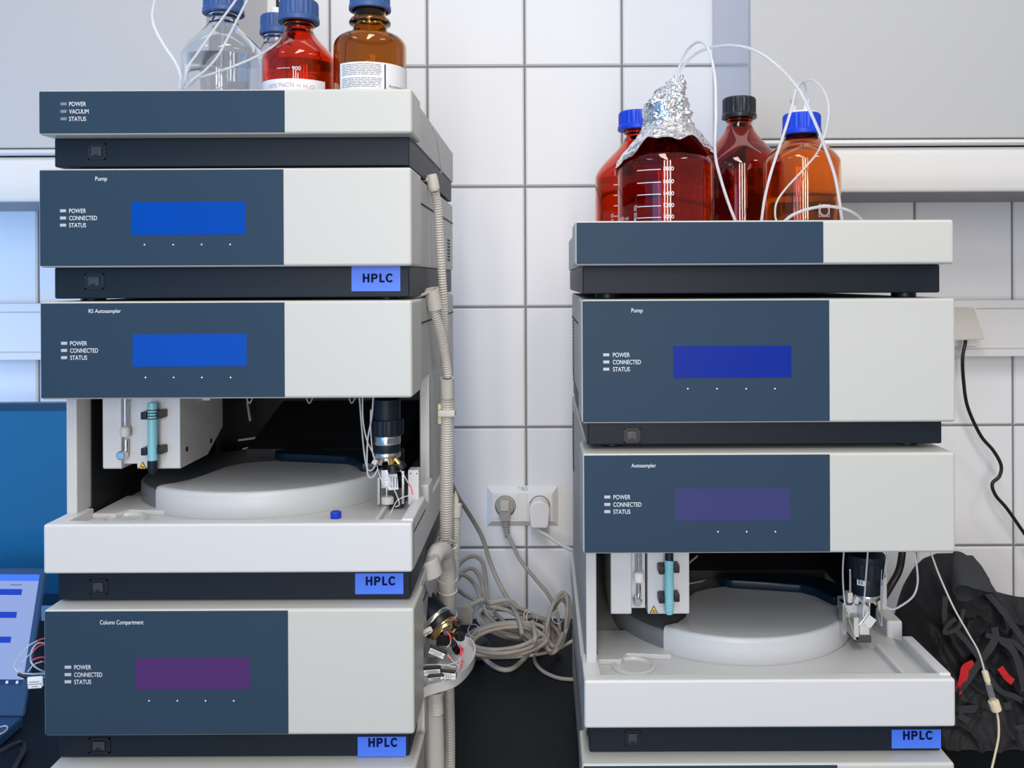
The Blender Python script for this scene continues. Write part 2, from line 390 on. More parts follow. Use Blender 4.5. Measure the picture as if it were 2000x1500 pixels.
def hplc(root, px0, px1, py0, py1, tx0, tx1, ty):
    d = 1.025; a = W(px0, py1, d); c = W(px1, py0, d)
    s = MB().box(a.x, c.x, .0240, .0248, a.z, c.z, 'sticker').build('name_sticker', root)
    t = MB(); p0 = W(tx0, ty + 8.7, d); p1 = W(tx1, ty - 8.7, d); h = p1.z - p0.z; wd = (p1.x - p0.x); k = .22 * h
    def bar(x0, x1, z0, z1): t.box(p0.x + x0, p0.x + x1, .0234, .0240, p0.z + z0, p0.z + z1, 'navyink')
    def arc(cx, cz, rx, rz, a0, a1):
        n = 14; out = []; inn = []
        for i in range(n + 1):
            a = radians(a0 + (a1 - a0) * i / n)
            out.append((p0.x + cx + rx * cos(a), p0.z + cz + rz * sin(a))); inn.append((p0.x + cx + (rx - k) * cos(a), p0.z + cz + (rz - k * .9) * sin(a)))
        for i in range(n): t.prism([out[i], out[i + 1], inn[i + 1], inn[i]], 'y', .0234, .0240, 'navyink')
    u = wd / 60
    bar(0, k, 0, h); bar(13 * u - k, 13 * u, 0, h); bar(k, 13 * u - k, h * .42, h * .42 + k * .9)
    bar(16.5 * u, 16.5 * u + k, 0, h); bar(16.5 * u + k, 24 * u, h - k * .9, h); bar(16.5 * u + k, 24 * u, h * .37, h * .37 + k * .9)
    arc(23.6 * u, h * .685, 5.4 * u, h * .315, -90, 90)
    bar(32.5 * u, 32.5 * u + k, 0, h); bar(32.5 * u + k, 42.5 * u, 0, k * .9)
    arc(52.3 * u, h * .5, 7.7 * u, h * .52, 38, 322)
    t.build('lettering', s)
def front_panel(root, l, r_, t, b, split, left_y=None, scr=None, scrm=None, title=None, leds=None, ledm='light', dots=None, y0=0.0, dep=1.0):
    pass

def cover_box(mb, x0, x1, z0, z1, y0, y1, m='white', b=.0035):
    mb.box(x0, x1, y0, y1, z0, z1, m, b, 3)
def face_details(root, X0, X1, Z0, Z1, xs, y0, d, spec):
    """smoked panel with screen, lights, lettering"""
    p = MB(); i = .0018
    p.box(X0 + i, xs, y0 - .0008, y0 + .004, Z0 + i, Z1 - i, 'panel', .0007, 2)
    pan = p.build('smoked_panel', root)
    yp = y0 - .0011
    if spec.get('scr'):
        x0, x1, za, zb, m = spec['scr']; a = W(x0, zb, d); c = W(x1, za, d)
        MB().box(a.x, c.x, y0 - .0011, y0 - .0004, a.z, c.z, m).build('display_screen', pan)
    for (x, y) in spec.get('dots', []):
        a = W(x, y, d); MB().lathe([(0, 0), (.0009, 0), (.0009, .0003), (0, .0003)], (a.x, y0 - .0008, a.z), 'ink', n=10, axis=(0, -1, 0)).build('button_mark', pan)
    for (x0, x1, y, s, tx0, tx1) in spec.get('leds', []):
        a = W(x0, y + 3, d); c = W(x1, y - 3, d)
        MB().box(a.x, c.x, y0 - .0012, y0 - .0005, a.z, c.z, spec.get('ledm', 'light'), .0002, 1).build('indicator_light', pan)
    for (x0, x1, y, s, tx0, tx1) in spec.get('leds', []):
        t = MB(); px_text(t, s, tx0, tx1, y, 8.6, d, yp, 'ink'); t.build('lettering', pan)
    if spec.get('title'):
        s, tx0, tx1, ty, th_ = spec['title']; t = MB(); px_text(t, s, tx0, tx1, ty, th_, d, yp, 'ink'); t.build('title_lettering', pan)

def geom(c):
    """world sizes of cover and base from photo pixels"""
    d = c.get('d', 1.0); mx = (c['l'] + c['r']) / 2; my = (c['t'] + c['b']) / 2
    g = dict(X0=WX(c['l'], my, d), X1=WX(c['r'], my, d), Z0=WZ(mx, c['b'], d), Z1=WZ(mx, c['t'], d), Y0=d - 1)
    if 'split' in c: g['XS'] = WX(c['split'], my, d)
    bl, br, bt, bb = c['base']; bm_ = bb or bt; g['B0'] = WX(bl, (bt + bm_) / 2, 1.025); g['B1'] = WX(br, (bt + bm_) / 2, 1.025)
    g['BZ0'] = WZ((bl + br) / 2, bb, 1.025) if bb else TABLE + .008; g['BZ1'] = g['Z0'] + .0004
    return g
def feet(root, g, zlow):
    for x in (g['B0'] + .03, g['B1'] - .03):
        for y in (.055, .46):
            MB().lathe([(0, 0), (.013, 0), (.014, .001), (.014, g['BZ0'] - zlow), (0, g['BZ0'] - zlow)], (x, y, zlow), 'black', n=20).build('foot', root)
def vents(root, x, ys, z0, z1, n, hgt, side):
    mb = MB()
    for k in range(n):
        z = z0 + (z1 - z0) * k / max(1, n - 1)
        mb.box(x - .0006, x + .0006, ys[0], ys[1], z - hgt / 2, z + hgt / 2, 'vent')
    mb.build('vent_slots', root)
def module(c, below):
    g = geom(c); name = c['name']
    root = empty(name, ((g['X0'] + g['X1']) / 2, .25, g['BZ0']), c['label'], c['cat'])
    CD = .08
    top = g['Z1']
    rack = c.get('rack')
    # dark base tray
    MB().box(g['B0'], g['B1'], .025, YB - .01, g['BZ0'], g['BZ1'], 'base', .002).build('base', root)
    # body
    b = MB(); bx0, bx1 = g['B0'] - .0015, g['B1'] + .0015
    if rack:
        wl = .006
        b.box(bx0, bx1, .06, YB, g['BZ1'], g['BZ1'] + .004, 'warm', .001)
        for (xa, xb, ya, yb) in ((bx0, bx0 + wl, .07, YB), (bx1 - wl, bx1, .07, YB), (bx0, bx1, YB - wl, YB)):
            b.box(xa, xb, ya, yb, g['BZ1'] + .002, top, 'warm', .001)
    else:
        b.box(bx0, bx1, .06, YB, g['BZ1'], top, 'warm', .003)
        # panel seam on the sides
    b.build('body', root)
    if not rack:
        zz = g['BZ1'] + (top - g['BZ1']) * c.get('seam', .72)
        sx = bx1 if c['side'] > 0 else bx0
        MB().box(sx - .0006, sx + .0006, .085, YB - .002, zz - .0011, zz + .0011, 'vent').build('side_seam', root)
        if c.get('vent'): vents(root, sx, c['vent'][0], c['vent'][1], c['vent'][2], c['vent'][3], c['vent'][4], 1)
    # front cover: solid hood
    f = MB(); cover_box(f, g['X0'], g['X1'], g['Z0'], g['Z1'], g['Y0'], (CD if not rack else .07))
    cov = f.build('front_cover', root)
    face_details(root, g['X0'], g['X1'], g['Z0'], g['Z1'], g['XS'], g['Y0'], c.get('d', 1.0), c)
    if c.get('sw'): switch(root, *c['sw'])
    if c.get('hplc'): hplc(root, *c['hplc'])
    feet(root, g, below)
    if c.get('tubes'):
        for (p0, p1) in c['tubes']:
            MB().tube([W(p0[0], p0[1], 1.10), W(p1[0], p1[1], 1.04)], .0010, 'fit', n=6, smoothpts=False).build('capillary', root)
    g['top'] = top
    return root, g

def ledset(x0, x1, ys, tx, words, ws):
    return [(x0, x1, y, wd, tx, tx + w_) for y, wd, w_ in zip(ys, words, ws)]
PCS = ('POWER', 'CONNECTED', 'STATUS'); PW = (33, 54.5, 33)

L1 = dict(name='solvent_rack', label='grey instrument with VACUUM light topmost of the taller stack, holding four bottles', cat='laboratory instrument', side=1, rack=True,
  l=74, r=805, t=174, b=262, split=556, base=(106, 799, 267, 325), leds=ledset(119, 131, (203.5, 218, 232.5), 136, ('POWER', 'VACUUM', 'STATUS'), (33, 38, 33)), ledm='lightdim', sw=(172, 207, 280, 312))
L2 = dict(name='pump_module', label='grey pump module with bright blue screen just under the VACUUM unit', cat='laboratory instrument', side=1,
  l=75, r=804, t=328, b=521, split=554, base=(106, 799, 522, 582), leds=ledset(118, 130, (412, 426, 440), 136, PCS, PW), scr=(257, 480, 394, 459, 'lcd1'),
  dots=[(283, 478), (339, 478), (394.5, 477.5), (450, 477.5)], title=('Pump', 187, 210, 350.5, 10.5), sw=(166, 203, 534, 565), hplc=(687, 782, 520, 569, 709, 769, 543))
L4 = dict(name='column_compartment', label='column compartment module with a violet screen and open side valve', cat='laboratory instrument', side=1,
  l=85, r=809, t=1190, b=1437, split=563, base=(112, 800, 1440, 1478), leds=ledset(127, 140, (1302.5, 1317, 1331), 146, PCS, PW), scr=(265, 489, 1284, 1346, 'lcd5'),
  dots=[(292, 1368), (347, 1368), (402, 1368), (457, 1368)], title=('Column Compartment', 196, 281, 1216, 11), sw=(174, 216, 1440, 1471), hplc=(699, 793, 1438, 1477, 720, 778, 1449))
L5 = dict(name='lower_instrument', label='lowest white instrument of the taller stack, only its top face showing', cat='laboratory instrument', side=1,
  l=90, r=812, t=1503, b=1700, split=566, base=(112, 800, 1700, None))
R1 = dict(name='solvent_rack', label='grey instrument without lights topmost of the shorter stack, holding red bottles', cat='laboratory instrument', side=-1, rack=True,
  l=1123, r=1864, t=430, b=517, split=1608, base=(1138, 1836, 518, 573), d=.985)
R2 = dict(name='pump_module', label='grey pump module with deep blue screen just under the red bottles rack', cat='laboratory instrument', side=-1,
  l=1135, r=1867, t=583.5, b=826, split=1620, base=(1148, 1840, 828, 868), leds=ledset(1178, 1190, (693, 707, 721), 1197, PCS, PW), scr=(1315, 1545, 675, 738, 'lcd3'),
  dots=[(1343, 759), (1400, 759), (1457, 759), (1513, 759)], title=('Pump', 1233, 1255, 607.5, 10.5), sw=(1218, 1251, 836, 865))
R4 = dict(name='lower_instrument', label='lowest white instrument of the shorter stack below the last HPLC sticker', cat='laboratory instrument', side=-1,
  l=1137, r=1866, t=1492, b=1700, split=1636, base=(1148, 1840, 1700, None))

def autosampler(c, below):
    g = geom(c); root = empty(c['name'], ((g['X0'] + g['X1']) / 2, .25, g['BZ0']), c['label'], c['cat'])
    mx = (c['l'] + c['r']) / 2
    CD = .08; top = g['Z1']
    bx0, bx1 = g['BB0'] if 'BB0' in g else g['B0'] - .0015, g['B1'] + .0015
    # front cover and head
    f = MB(); cover_box(f, g['X0'], g['X1'], g['Z0'], g['Z1'], 0, CD); f.build('front_cover', root)
    face_details(root, g['X0'], g['X1'], g['Z0'], g['Z1'], g['XS'], 0, 1.0, c)
    head = MB(); head.box(bx0, bx1, .06, YB, g['Z0'] + .006, top, 'warm', .003)
    head.box(bx0 + .01, bx1 - .01, .082, YB - .01, g['Z0'] + .003, g['Z0'] + .006, 'inner')
    head.build('head_housing', root)
    # lower housing: tray front, floor, rims
    tl, tr, tt, tb = c['tray']; d = 1.0
    T0, T1 = WX(tl, (tt + tb) / 2, d), WX(tr, (tt + tb) / 2, d); ZR = WZ((tl + tr) / 2, tt, d); ZB = WZ((tl + tr) / 2, tb, d)
    ZF = ZR - .012
    t = MB(); t.box(T0, T1, 0, .018, ZB, ZR, 'tray', .003, 3)
    t.box(T0, T1, .012, YB - .02, ZB, ZF, 'tray', .001)
    t.box(T0, T0 + .020, .010, .075, ZF - .004, ZR - .0004, 'tray', .002)
    # right rim with a drop (V notch) behind it
    rw = .026
    yc = .117
    t.box(T1 - rw * .55, T1, .010, yc, ZF - .006, ZR + .0022, 'tray', .0025, 3)
    t.prism([(yc - .006, ZF - .004), (yc - .006, ZR - .002), (yc + .024, ZR - .026 if False else ZF + .001), (yc + .024, ZF - .004)], 'x', T1 - .014, T1 - .0005, 'tray')
    t.box(T1 - .020, T1, yc + .030, .19, ZF - .004, ZR + .009, 'tray', .003, 3)
    # gutter ridge beside the rim
    t.box(T1 - rw - .024, T1 - rw - .018, .022, .11, ZF - .002, ZF + .0075, 'tray', .002)
    # shallow raised pad and cup ring at the left
    cxp, cyp = T0 + .062, .062
    t.lathe([(.026, 0), (.026, .0025), (.022, .0035), (.0205, .0005), (.0205, 0)], (cxp, cyp, ZF), 'tray', n=40, close=True)
    t.prism([(T0 + .020, .070), (T0 + .048, .070), (T0 + .056, .088), (T0 + .11, .082), (T0 + .11, .16), (T0 + .020, .16)], 'z', ZF, ZF + .006, 'tray', .001)
    t.build('tray', root)
    MB().box(bx0 + .002, bx1 - .002, .025, YB - .01, g['BZ0'], ZB + .001, 'base', .002).build('base', root)
    # side walls
    MB().box(bx0, bx0 + .0125, .048, .092, ZR - .001, g['Z0'] + .008, 'warm', .0015).build('side_post', root)
    sw_ = MB(); sw_.box(bx0 + .0003, bx0 + .0125, .090, YB, ZF, g['Z0'] + .008, 'warm', .001); sw_.box(bx0 + .0125, bx0 + .0140, .080, YB - .02, ZF, g['Z0'] + .006, 'inner')
    sw_.build('side_wall', root)
    sw2 = MB(); sw2.box(bx1 - .0125, bx1, .188, YB, ZR + .005, g['Z0'] + .008, 'warm', .0012); sw2.box(bx1 - .0140, bx1 - .0125, .192, YB - .02, ZF, g['Z0'] + .006, 'inner')
    w2 = sw2.build('side_wall', root)
    MB().box(bx1 - .006, bx1, .188, YB, ZB, ZR + .006, 'warm', .001).build('lower_wall', root)
    MB().box(bx0, bx0 + .006, .03, YB, ZB, ZR - .0005, 'warm', .001).build('lower_wall', root)
    MB().box(bx0 + .012, bx1 - .012, YB - .022, YB - .004, ZF, g['Z0'] + .008, 'inner').build('back_wall', root)
    # seam and vents on outer right side
    if c['side'] > 0:
        vents(root, bx1, (.435, .475), WZ(887, 905, 1.46), WZ(887, 745, 1.46), 26, .0022, 1)
        MB().box(bx1 - .0006, bx1 + .0006, .085, YB - .002, g['Z1'] - .032, g['Z1'] - .030, 'vent').build('side_seam', root)
    else:
        vents(root, bx0, (.435, .475), g['Z0'], g['Z0'] + .09, 18, .0022, 1)
    # carousel: slate disc under a light cover with a wavy edge and a navy handle slot
    cx, cy, R = c['disc']; zd = ZF + .0005; H = .033
    MB().lathe([(R + .004, 0), (R + .004, .0008), (R + .001, .0012), (R + .001, 0)], (cx, cy, ZF), 'disc', n=96, close=True).build('carousel_ring', root)
    MB().lathe([(0, 0), (R - .001, 0), (R - .001, H - .009), (R - .004, H - .006), (0, H - .006)], (cx, cy, zd), 'discdark', n=96).build('carousel', root)
    # cover outline: arc from a0 to a1, closed by a wavy chord
    a0, a1 = radians(c['cov'][0]), radians(c['cov'][1]); n = 60
    arc = [(cx + R * cos(a0 + (a1 - a0) * k / n), cy + R * sin(a0 + (a1 - a0) * k / n)) for k in range(n + 1)]
    chord = [(cx + R * u, cy + R * v) for u, v in c['wave']]
    prism = arc + chord
    pr = MB(); b = bmesh.new(); zt = zd + H
    def inset(p, k):
        v = Vector((p[0] - cx, p[1] - cy)); return (cx + v.x * (1 - k), cy + v.y * (1 - k))
    low = [b.verts.new((*p, zd)) for p in prism]; mid = [b.verts.new((*p, zt - .006)) for p in prism]
    m2 = [b.verts.new((*inset(p, .010), zt - .0015)) for p in prism]
    tp = [b.verts.new((*inset(p, .035), zt)) for p in prism]
    for A, B in ((low, mid), (mid, m2), (m2, tp)):
        for k in range(len(A)): b.faces.new((A[k], A[(k + 1) % len(A)], B[(k + 1) % len(A)], B[k]))
    b.faces.new(tp)
    bmesh.ops.recalc_face_normals(b, faces=b.faces[:])
    bmesh.ops.triangulate(b, faces=[f for f in b.faces if len(f.verts) > 4])
    pr.merge(b, 'disc'); cvr = pr.build('carousel_cover', root, sharp=50)
    hp = [(cx + R * u, cy + R * v) for u, v in c['handle']]
    MB().prism(hp, 'z', zt - .0004, zt + .012, 'navy', .003, 2).build('handle_grip', root)
    # rear slope inside the bay
    MB().prism([(cy + R * .45, ZF), (cy + R * .45, ZF + .040), (YB - .03, ZF + .085), (YB - .03, ZF)], 'x', cx - .06, bx1 - .05, 'innergrey' if False else 'inner').build('inner_shroud', root)
    for (p0, p1, r_) in c.get('ribs', []):
        MB().tube([W(*p0), W(*p1)], r_, 'innergrey' if False else 'warm', n=4, smoothpts=False).build('inner_rib', root)
    if c.get('sw'): switch(root, *c['sw'])
    if c.get('hplc'): hplc(root, *c['hplc'])
    feet(root, g, below)
    g['top'] = top; g['ZF'] = ZF; g['ZR'] = ZR; g['bx0'] = bx0; g['bx1'] = bx1; g['ZB'] = ZB
    return root, g
L3 = dict(name='autosampler', label='autosampler with vivid blue screen and blue vial cap on its tray', cat='laboratory instrument', side=1,
  l=77, r=805, t=588, b=779, split=556, base=(112, 802, 1122, 1171), tray=(84, 805, 1023, 1120),
  leds=ledset(120, 132, (670.5, 684.5, 698.5), 138, PCS, PW), scr=(260, 482, 652, 716, 'lcd2'), dots=[(285, 737), (340, 737), (395, 737), (451, 737)],
  title=('RS Autosampler', 174, 237, 608.5, 10), sw=(176, 211, 1131, 1161), hplc=(694, 788, 1119, 1160, 715, 774, 1134),
  disc=(-.372, .222, .1655), cov=(-129, 6),
  wave=[(.86, .12), (.60, .14), (.05, .16), (-.14, .10), (-.28, .02), (-.36, -.10), (-.385, -.25), (-.42, -.42), (-.47, -.58), (-.55, -.70)],
  handle=[(.0, .12), (.05, .09), (.35, .03), (.62, -.03), (.71, -.12), (.80, -.33), (.92, -.32), (.975, -.05), (.86, .16), (.66, .26), (.05, .30), (-.05, .22)],
  ribs=[((465, 860, 1.36), (537, 850, 1.40), .0022), ((474, 877, 1.34), (578, 849, 1.40), .0015), ((482, 889, 1.32), (545, 883, 1.32), .0012), ((483, 785, 1.40), (489, 822, 1.40), .0022)])
R3 = dict(name='autosampler', label='autosampler with dull violet-grey screen and open bay beside the black apron', cat='laboratory instrument', side=-1,
  l=1138, r=1867, t=885, b=1081, split=1621, base=(1150, 1838, 1424, 1468), tray=(1141, 1867, 1328, 1422),
  leds=ledset(1180, 1192, (970.5, 985, 999), 1198, PCS, PW), scr=(1318, 1542, 953, 1017, 'lcd4'), dots=[(1402, 1038), (1458, 1038), (1514, 1038)],
  title=('Autosampler', 1233, 1281, 910, 10), sw=(1221, 1251, 1427, 1454), hplc=(1741, 1837, 1424, 1461, 1763, 1822, 1435),
  disc=(.2515, .220, .1590), cov=(-131, 6),
  wave=[(.86, .12), (.60, .14), (.05, .16), (-.14, .10), (-.28, .02), (-.36, -.10), (-.385, -.25), (-.42, -.42), (-.47, -.58), (-.55, -.70)],
  handle=[(.0, .12), (.05, .09), (.35, .03), (.62, -.03), (.71, -.12), (.80, -.33), (.92, -.32), (.975, -.05), (.86, .16), (.66, .26), (.05, .30), (-.05, .22)],
  ribs=[((1345, 1100, 1.30), (1362, 1086, 1.32), .0015), ((1345, 1140, 1.26), (1392, 1131, 1.30), .0012), ((1496, 1092, 1.40), (1548, 1090, 1.40), .0015)])
l5, gl5 = module(L5, TABLE)
l4, gl4 = module(L4, gl5['top'])
l3, gl3 = autosampler(L3, gl4['top'])
L2['vent'] = ((.425, .462), WZ(877, 508, 1.45), WZ(877, 470, 1.45), 7, .0028)
l2, gl2 = module(L2, gl3['top'])
l1, gl1 = module(L1, gl2['top'])
r4, gr4 = module(R4, TABLE)
r3, gr3 = autosampler(R3, gr4['top'])
R2['vent'] = ((.42, .46), WZ(1120, 740, 1.45), WZ(1120, 620, 1.45), 20, .0025)
r2, gr2 = module(R2, gr3['top'])
r1, gr1 = module(R1, gr2['top'])
# ------------------------------------------------------------------ things inside the autosampler bays
def hz(*a): return W(*a)
def syringe_unit(root, g, px, yb, mirror=False):
    """px: columns of the block in the photo at distance 1.08; yb its lower edge"""
    d = 1.08; xa, xb, xc, xd, xe = [WX(p, yb, d) for p in px]
    zt = g['Z0'] + .004; zb = WZ(px[0], yb, d)
    zc = zb; side = [(.08, zt), (.08, zb + .002), (.082, zb), (.17, zb), (.225, zb + .028), (.225, zt)]
    m = MB(); m.prism(side, 'x', xa, xb, 'tray', .0015); m.prism(side, 'x', xd, xe, 'tray', .0015)
    m.prism([(.088, zt), (.088, zb + .005), (.2, zb + .005), (.2, zt)], 'x', xb - .001, xc, 'tray', .001)
    m.build('syringe_housing', root)
    MB().box(xc, xd, .094, .15, zb + .006, zt, 'black').build('slot', root)
    # syringe
    cx = (xb + xc) / 2 - .0035 if not mirror else (xb + xc) / 2; zs = zb + .052
    s = MB(); s.lathe([(0, 0), (.0042, 0), (.0042, zt - zs), (0, zt - zs)], (cx, .081, zs), 'glassy', n=20); so = s.build('syringe', root)
    MB().lathe([(0, 0), (.0014, 0), (.0014, zt - zs - .002), (0, zt - zs - .002)], (cx, .081, zs + .001), 'steel', n=12).build('plunger', so)
    MB().lathe([(0, 0), (.0052, 0), (.0062, .002), (.0062, .010), (.0045, .012), (0, .012)], (cx, .081, zs - .012), 'ivory' if not mirror else 'plugw', n=24).build('syringe_collar', root)
    k = MB(); k.lathe([(0, 0), (.0052, 0), (.0052, .009), (.004, .010), (0, .010)], (cx - .002, .082, zs - .034), 'steel', n=18, axis=(0, -1, 0))
    k.lathe([(0, 0), (.003, 0), (.003, .016), (0, .016)], (cx, .083, zs - .032), 'steel', n=14)
    k.build('drain_valve', root)
    return zb, zt
zb3, zt3 = syringe_unit(l3, gl3, (200, 237, 263, 267, 352), 917)
# square cover above the housing and two screws in its flank
xe3 = WX(352, 917, 1.08)
MB().prism([(.150, zt3), (.150, zt3 - .026), (.222, zt3 - .026), (.236, zt3 - .018), (.236, zt3)], 'x', xe3, xe3 + .010, 'tray', .001).build('housing_flap', l3)
for (px, py, d) in ((362, 877, 1.10), (396, 861, 1.18)):
    zz = WZ(px, py, d)
    MB().lathe([(0, 0), (.0035, 0), (.0035, .0005), (.002, .0006), (.0018, -.0005 + .0012), (0, .0007)], (xe3 - .0001, d - 1, zz), 'vent', n=16, axis=(1, 0, 0)).build('screw_hole', l3)
zb1, zt1 = syringe_unit(r3, gr3, (1193, 1234, 1262, 1265, 1347), 1201, mirror=True)

def tube_holder(root, px, y0, y1, dark_top, name):
    d = 1.066; r = .0056; p0 = W(px, y1, d); p1 = W(px, y0, d); L = p1.z - p0.z
    t = MB(); t.lathe([(0, .002), (r * .8, .004), (r, .010), (r, L - .004), (r * .92, L - .001), (0, L)], p0, 'teal', n=24)
    o = t.build('column_tube', root)
    if dark_top:
        MB().lathe([(0, 0), (r * .9, 0), (r * .9, .018), (0, .018)], (p1.x, p1.y, p1.z - .003), 'black', n=20).build('end_cap', o)
        for k in range(3): MB().lathe([(r, 0), (r + .0006, .0006), (r, .0012)], (p0.x, p0.y, p0.z + .008 + k * .0035), 'teal', n=24, close=True).build('grip_ring', o)
    else:
        MB().lathe([(0, 0), (r * .7, .0016), (r * 1.04, .006), (r * 1.04, .017), (0, .017)], (p0.x, p0.y, p0.z - .001), 'base', n=20).build('end_cap', o)
        for k in range(4): MB().lathe([(r, 0), (r + .0005, .0006), (r, .0012)], (p0.x, p0.y, p1.z - .010 - k * .0035), 'darkcable', n=24, close=True).build('grip_ring', o)
    for f in ((.30, .80)):
        z = p0.z + L * f
        c = MB(); c.box(p0.x - .0125, p0.x - .0058, p0.y - .004, .0805, z - .0035, z + .0055, 'black', .001)
        c.box(p0.x + .0058, p0.x + .0125, p0.y - .002, .0805, z - .0025, z + .007, 'black', .001)
        c.box(p0.x - .011, p0.x + .011, p0.y + .0060, .0808, z - .003, z + .006, 'black', .001)
        c.build('holder_clip', root)
tube_holder(l3, 298, 785, 925, False, 'x')
tube_holder(r3, 1307, 1092, 1205, True, 'x')
def hazard(root, px, py):
    p = W(px, py, 1.0795); s = .0048; y = .0797
    m = MB(); m.prism([(p.x - s * 1.05, p.z - s * .9), (p.x + s * 1.05, p.z - s * .9), (p.x, p.z + s * .95)], 'y', y - .0003, y + .0005, 'black')
    o = m.build('hazard_sign', root)
    MB().prism([(p.x - s * .78, p.z - s * .74), (p.x + s * .78, p.z - s * .74), (p.x, p.z + s * .65)], 'y', y - .0006, y - .0002, 'yellow').build('hazard_field', o)
    q = MB(); q.box(p.x - s * .15, p.x + s * .38, y - .0008, y - .0005, p.z - s * .55, p.z - s * .30, 'black'); q.box(p.x - s * .3, p.x - s * .05, y - .0008, y - .0005, p.z - s * .45, p.z - s * .12, 'black')
    q.build('hazard_symbol', o)
hazard(l3, 278.5, 909); hazard(r3, 1277, 1190)

def valve(root, g, px, d, spec, brass=True):
    zt = g['Z0'] + .003; c = W(px, 800, d); cx, cy = c.x, c.y
    for (y0, y1, r, m, nm) in spec:
        z1 = min(WZ(px, y0, d), zt); z0 = WZ(px, y1, d); r = r / F * d; h = z1 - z0
        fl = ({1, 2}, .018, 2) if nm == 'grip_ring' else None
        MB().lathe([(0, 0), (r * .97, 0), (r, .0012), (r, h - .0012), (r * .97, h), (0, h)], (cx, cy, z0), m, n=72, flute=({2, 3}, .018, 2) if fl else None).build(nm, root)
    return cx, cy
vx, vy = valve(l3, gl3, 755, 1.10, [(779, 819, 27, 'base', 'valve_motor'), (818, 849, 33, 'base', 'grip_ring'), (848, 866, 27, 'steel', 'metal_band'),
    (865, 883, 26.5, 'base', 'valve_body'), (882, 892, 27, 'steel', 'port_ring'), (891, 898, 20, 'steel', 'stator')])
t = MB(); b = text_bm('5', .02); cyl_map(b, vx, vy, 27.2 / F * 1.10, .001, .0018, WZ(755, 889, 1.10), .0028); t.merge(b, 'black', False)
b = text_bm('4', .02); cyl_map(b, vx, vy, 27.2 / F * 1.10, -.0165, .0018, WZ(755, 889, 1.10), .0028); t.merge(b, 'black', False); t.build('port_number', l3)
t = MB(); b = bmesh.new(); bmesh.ops.create_grid(b, x_segments=10, y_segments=1, size=.5)
for v in b.verts: v.co += Vector((.5, .5, 0))
cyl_map(b, vx, vy, 27.25 / F * 1.10, .0035, .014, WZ(755, 862, 1.10), .006); t.merge(b, 'greyink', False); t.build('serial_plate', l3)
rx_, ry_ = valve(r3, gr3, 1690, 1.10, [(1081, 1095, 36, 'base', 'valve_motor'), (1094, 1124, 35, 'base', 'grip_ring'), (1123, 1141, 29, 'black', 'valve_body'),
    (1140, 1158, 27.5, 'base', 'lower_band'), (1157, 1166, 28, 'steel', 'port_ring'), (1165, 1171, 21, 'steel', 'stator')])
t = MB(); b = bmesh.new(); bmesh.ops.create_grid(b, x_segments=8, y_segments=1, size=.5)
for v in b.verts: v.co += Vector((.5, .5, 0))
cyl_map(b, rx_, ry_, 29.3 / F * 1.10, -.0175, .010, WZ(1690, 1136, 1.10), .0075); t.merge(b, 'paper', False); t.build('serial_plate', r3)
b_ = MB(); b = text_bm('RX', .02); cyl_map(b, rx_, ry_, 29.5 / F * 1.10, -.0155, .006, WZ(1690, 1134, 1.10), .0045); b_.merge(b, 'black', False); b_.build('lettering', r3)

def fitting(root, p, q, r, m, nut=None):
    a, c = Vector(p), Vector(q); ax = (c - a); L = ax.length
    o = MB().lathe([(0, 0), (r, 0), (r, L), (0, L)], a, m, n=12, axis=ax).build('fitting', root, sharp=25)
    if nut:
        e = c + ax.normalized() * nut[1]
        MB().lathe([(0, 0), (nut[0] * .9, 0), (nut[0], .0015), (nut[0], nut[1] - .0015), (nut[0] * .85, nut[1]), (0, nut[1])], c, 'black', n=16, axis=ax).build('finger_nut', root)
D = 1.085
fitting(l3, W(762, 896, D), W(765, 910, D - .004), .0038, 'brass', (.0062, .0085))
fitting(l3, W(771, 896, D), W(779, 906, D), .0036, 'brass', (.0062, .0085))
fitting(l3, W(738, 898, D), W(734, 905, D), .0028, 'steel')
fitting(l3, W(745, 897, D), W(742, 908, D - .004), .0028, 'steel')
MB().box(*[f for f in (W(728, 900, D).x, W(738, 900, D).x, D - 1 - .006, D - 1 + .001)], WZ(733, 906, D), WZ(733, 896, D), 'fit', .001, rot=Matrix.Rotation(.6, 3, 'Y')).build('fitting', l3)
def cap(root, pts, r=.0008, m='ptfe', nm='capillary'):
    MB().tube([W(*p) for p in pts], r, m, n=8).build(nm, root)
cap(l3, [(702, 776, 1.09), (706, 830, 1.085), (712, 890, 1.08), (718, 916, 1.08), (726, 918, 1.08), (734, 908, 1.083)], .0010)
cap(l3, [(708, 776, 1.09), (709, 820, 1.085), (716, 858, 1.085), (726, 880, 1.082), (732, 896, 1.083)], .0009, 'hose')
cap(l3, [(729, 776, 1.07), (726, 815, 1.07), (718, 860, 1.07), (717, 915, 1.07), (721, 932, 1.07), (730, 930, 1.075), (738, 916, 1.08)], .0010)
cap(l3, [(724, 800, 1.07), (724, 840, 1.07), (728, 885, 1.07), (732, 898, 1.078)], .0008)
cap(l3, [(736, 908, 1.08), (742, 930, 1.08), (750, 945, 1.08), (756, 950, 1.08), (764, 938, 1.08), (758, 925, 1.078)], .0005)
cap(l3, [(757, 925, 1.075), (764, 945, 1.07), (774, 965, 1.07), (780, 985, 1.07), (772, 990, 1.07)], .0007, 'hose')
cap(l3, [(782, 918, 1.07), (790, 930, 1.07), (797, 943, 1.07)], .0007)
cap(l3, [(797, 943, 1.07), (803, 953, 1.068), (806, 966, 1.066)], .0008, 'redpl')
cap(l3, [(798, 968, 1.06), (785, 972, 1.055), (774, 980, 1.05), (764, 1000, 1.045), (759, 1008, 1.045)], .0006)
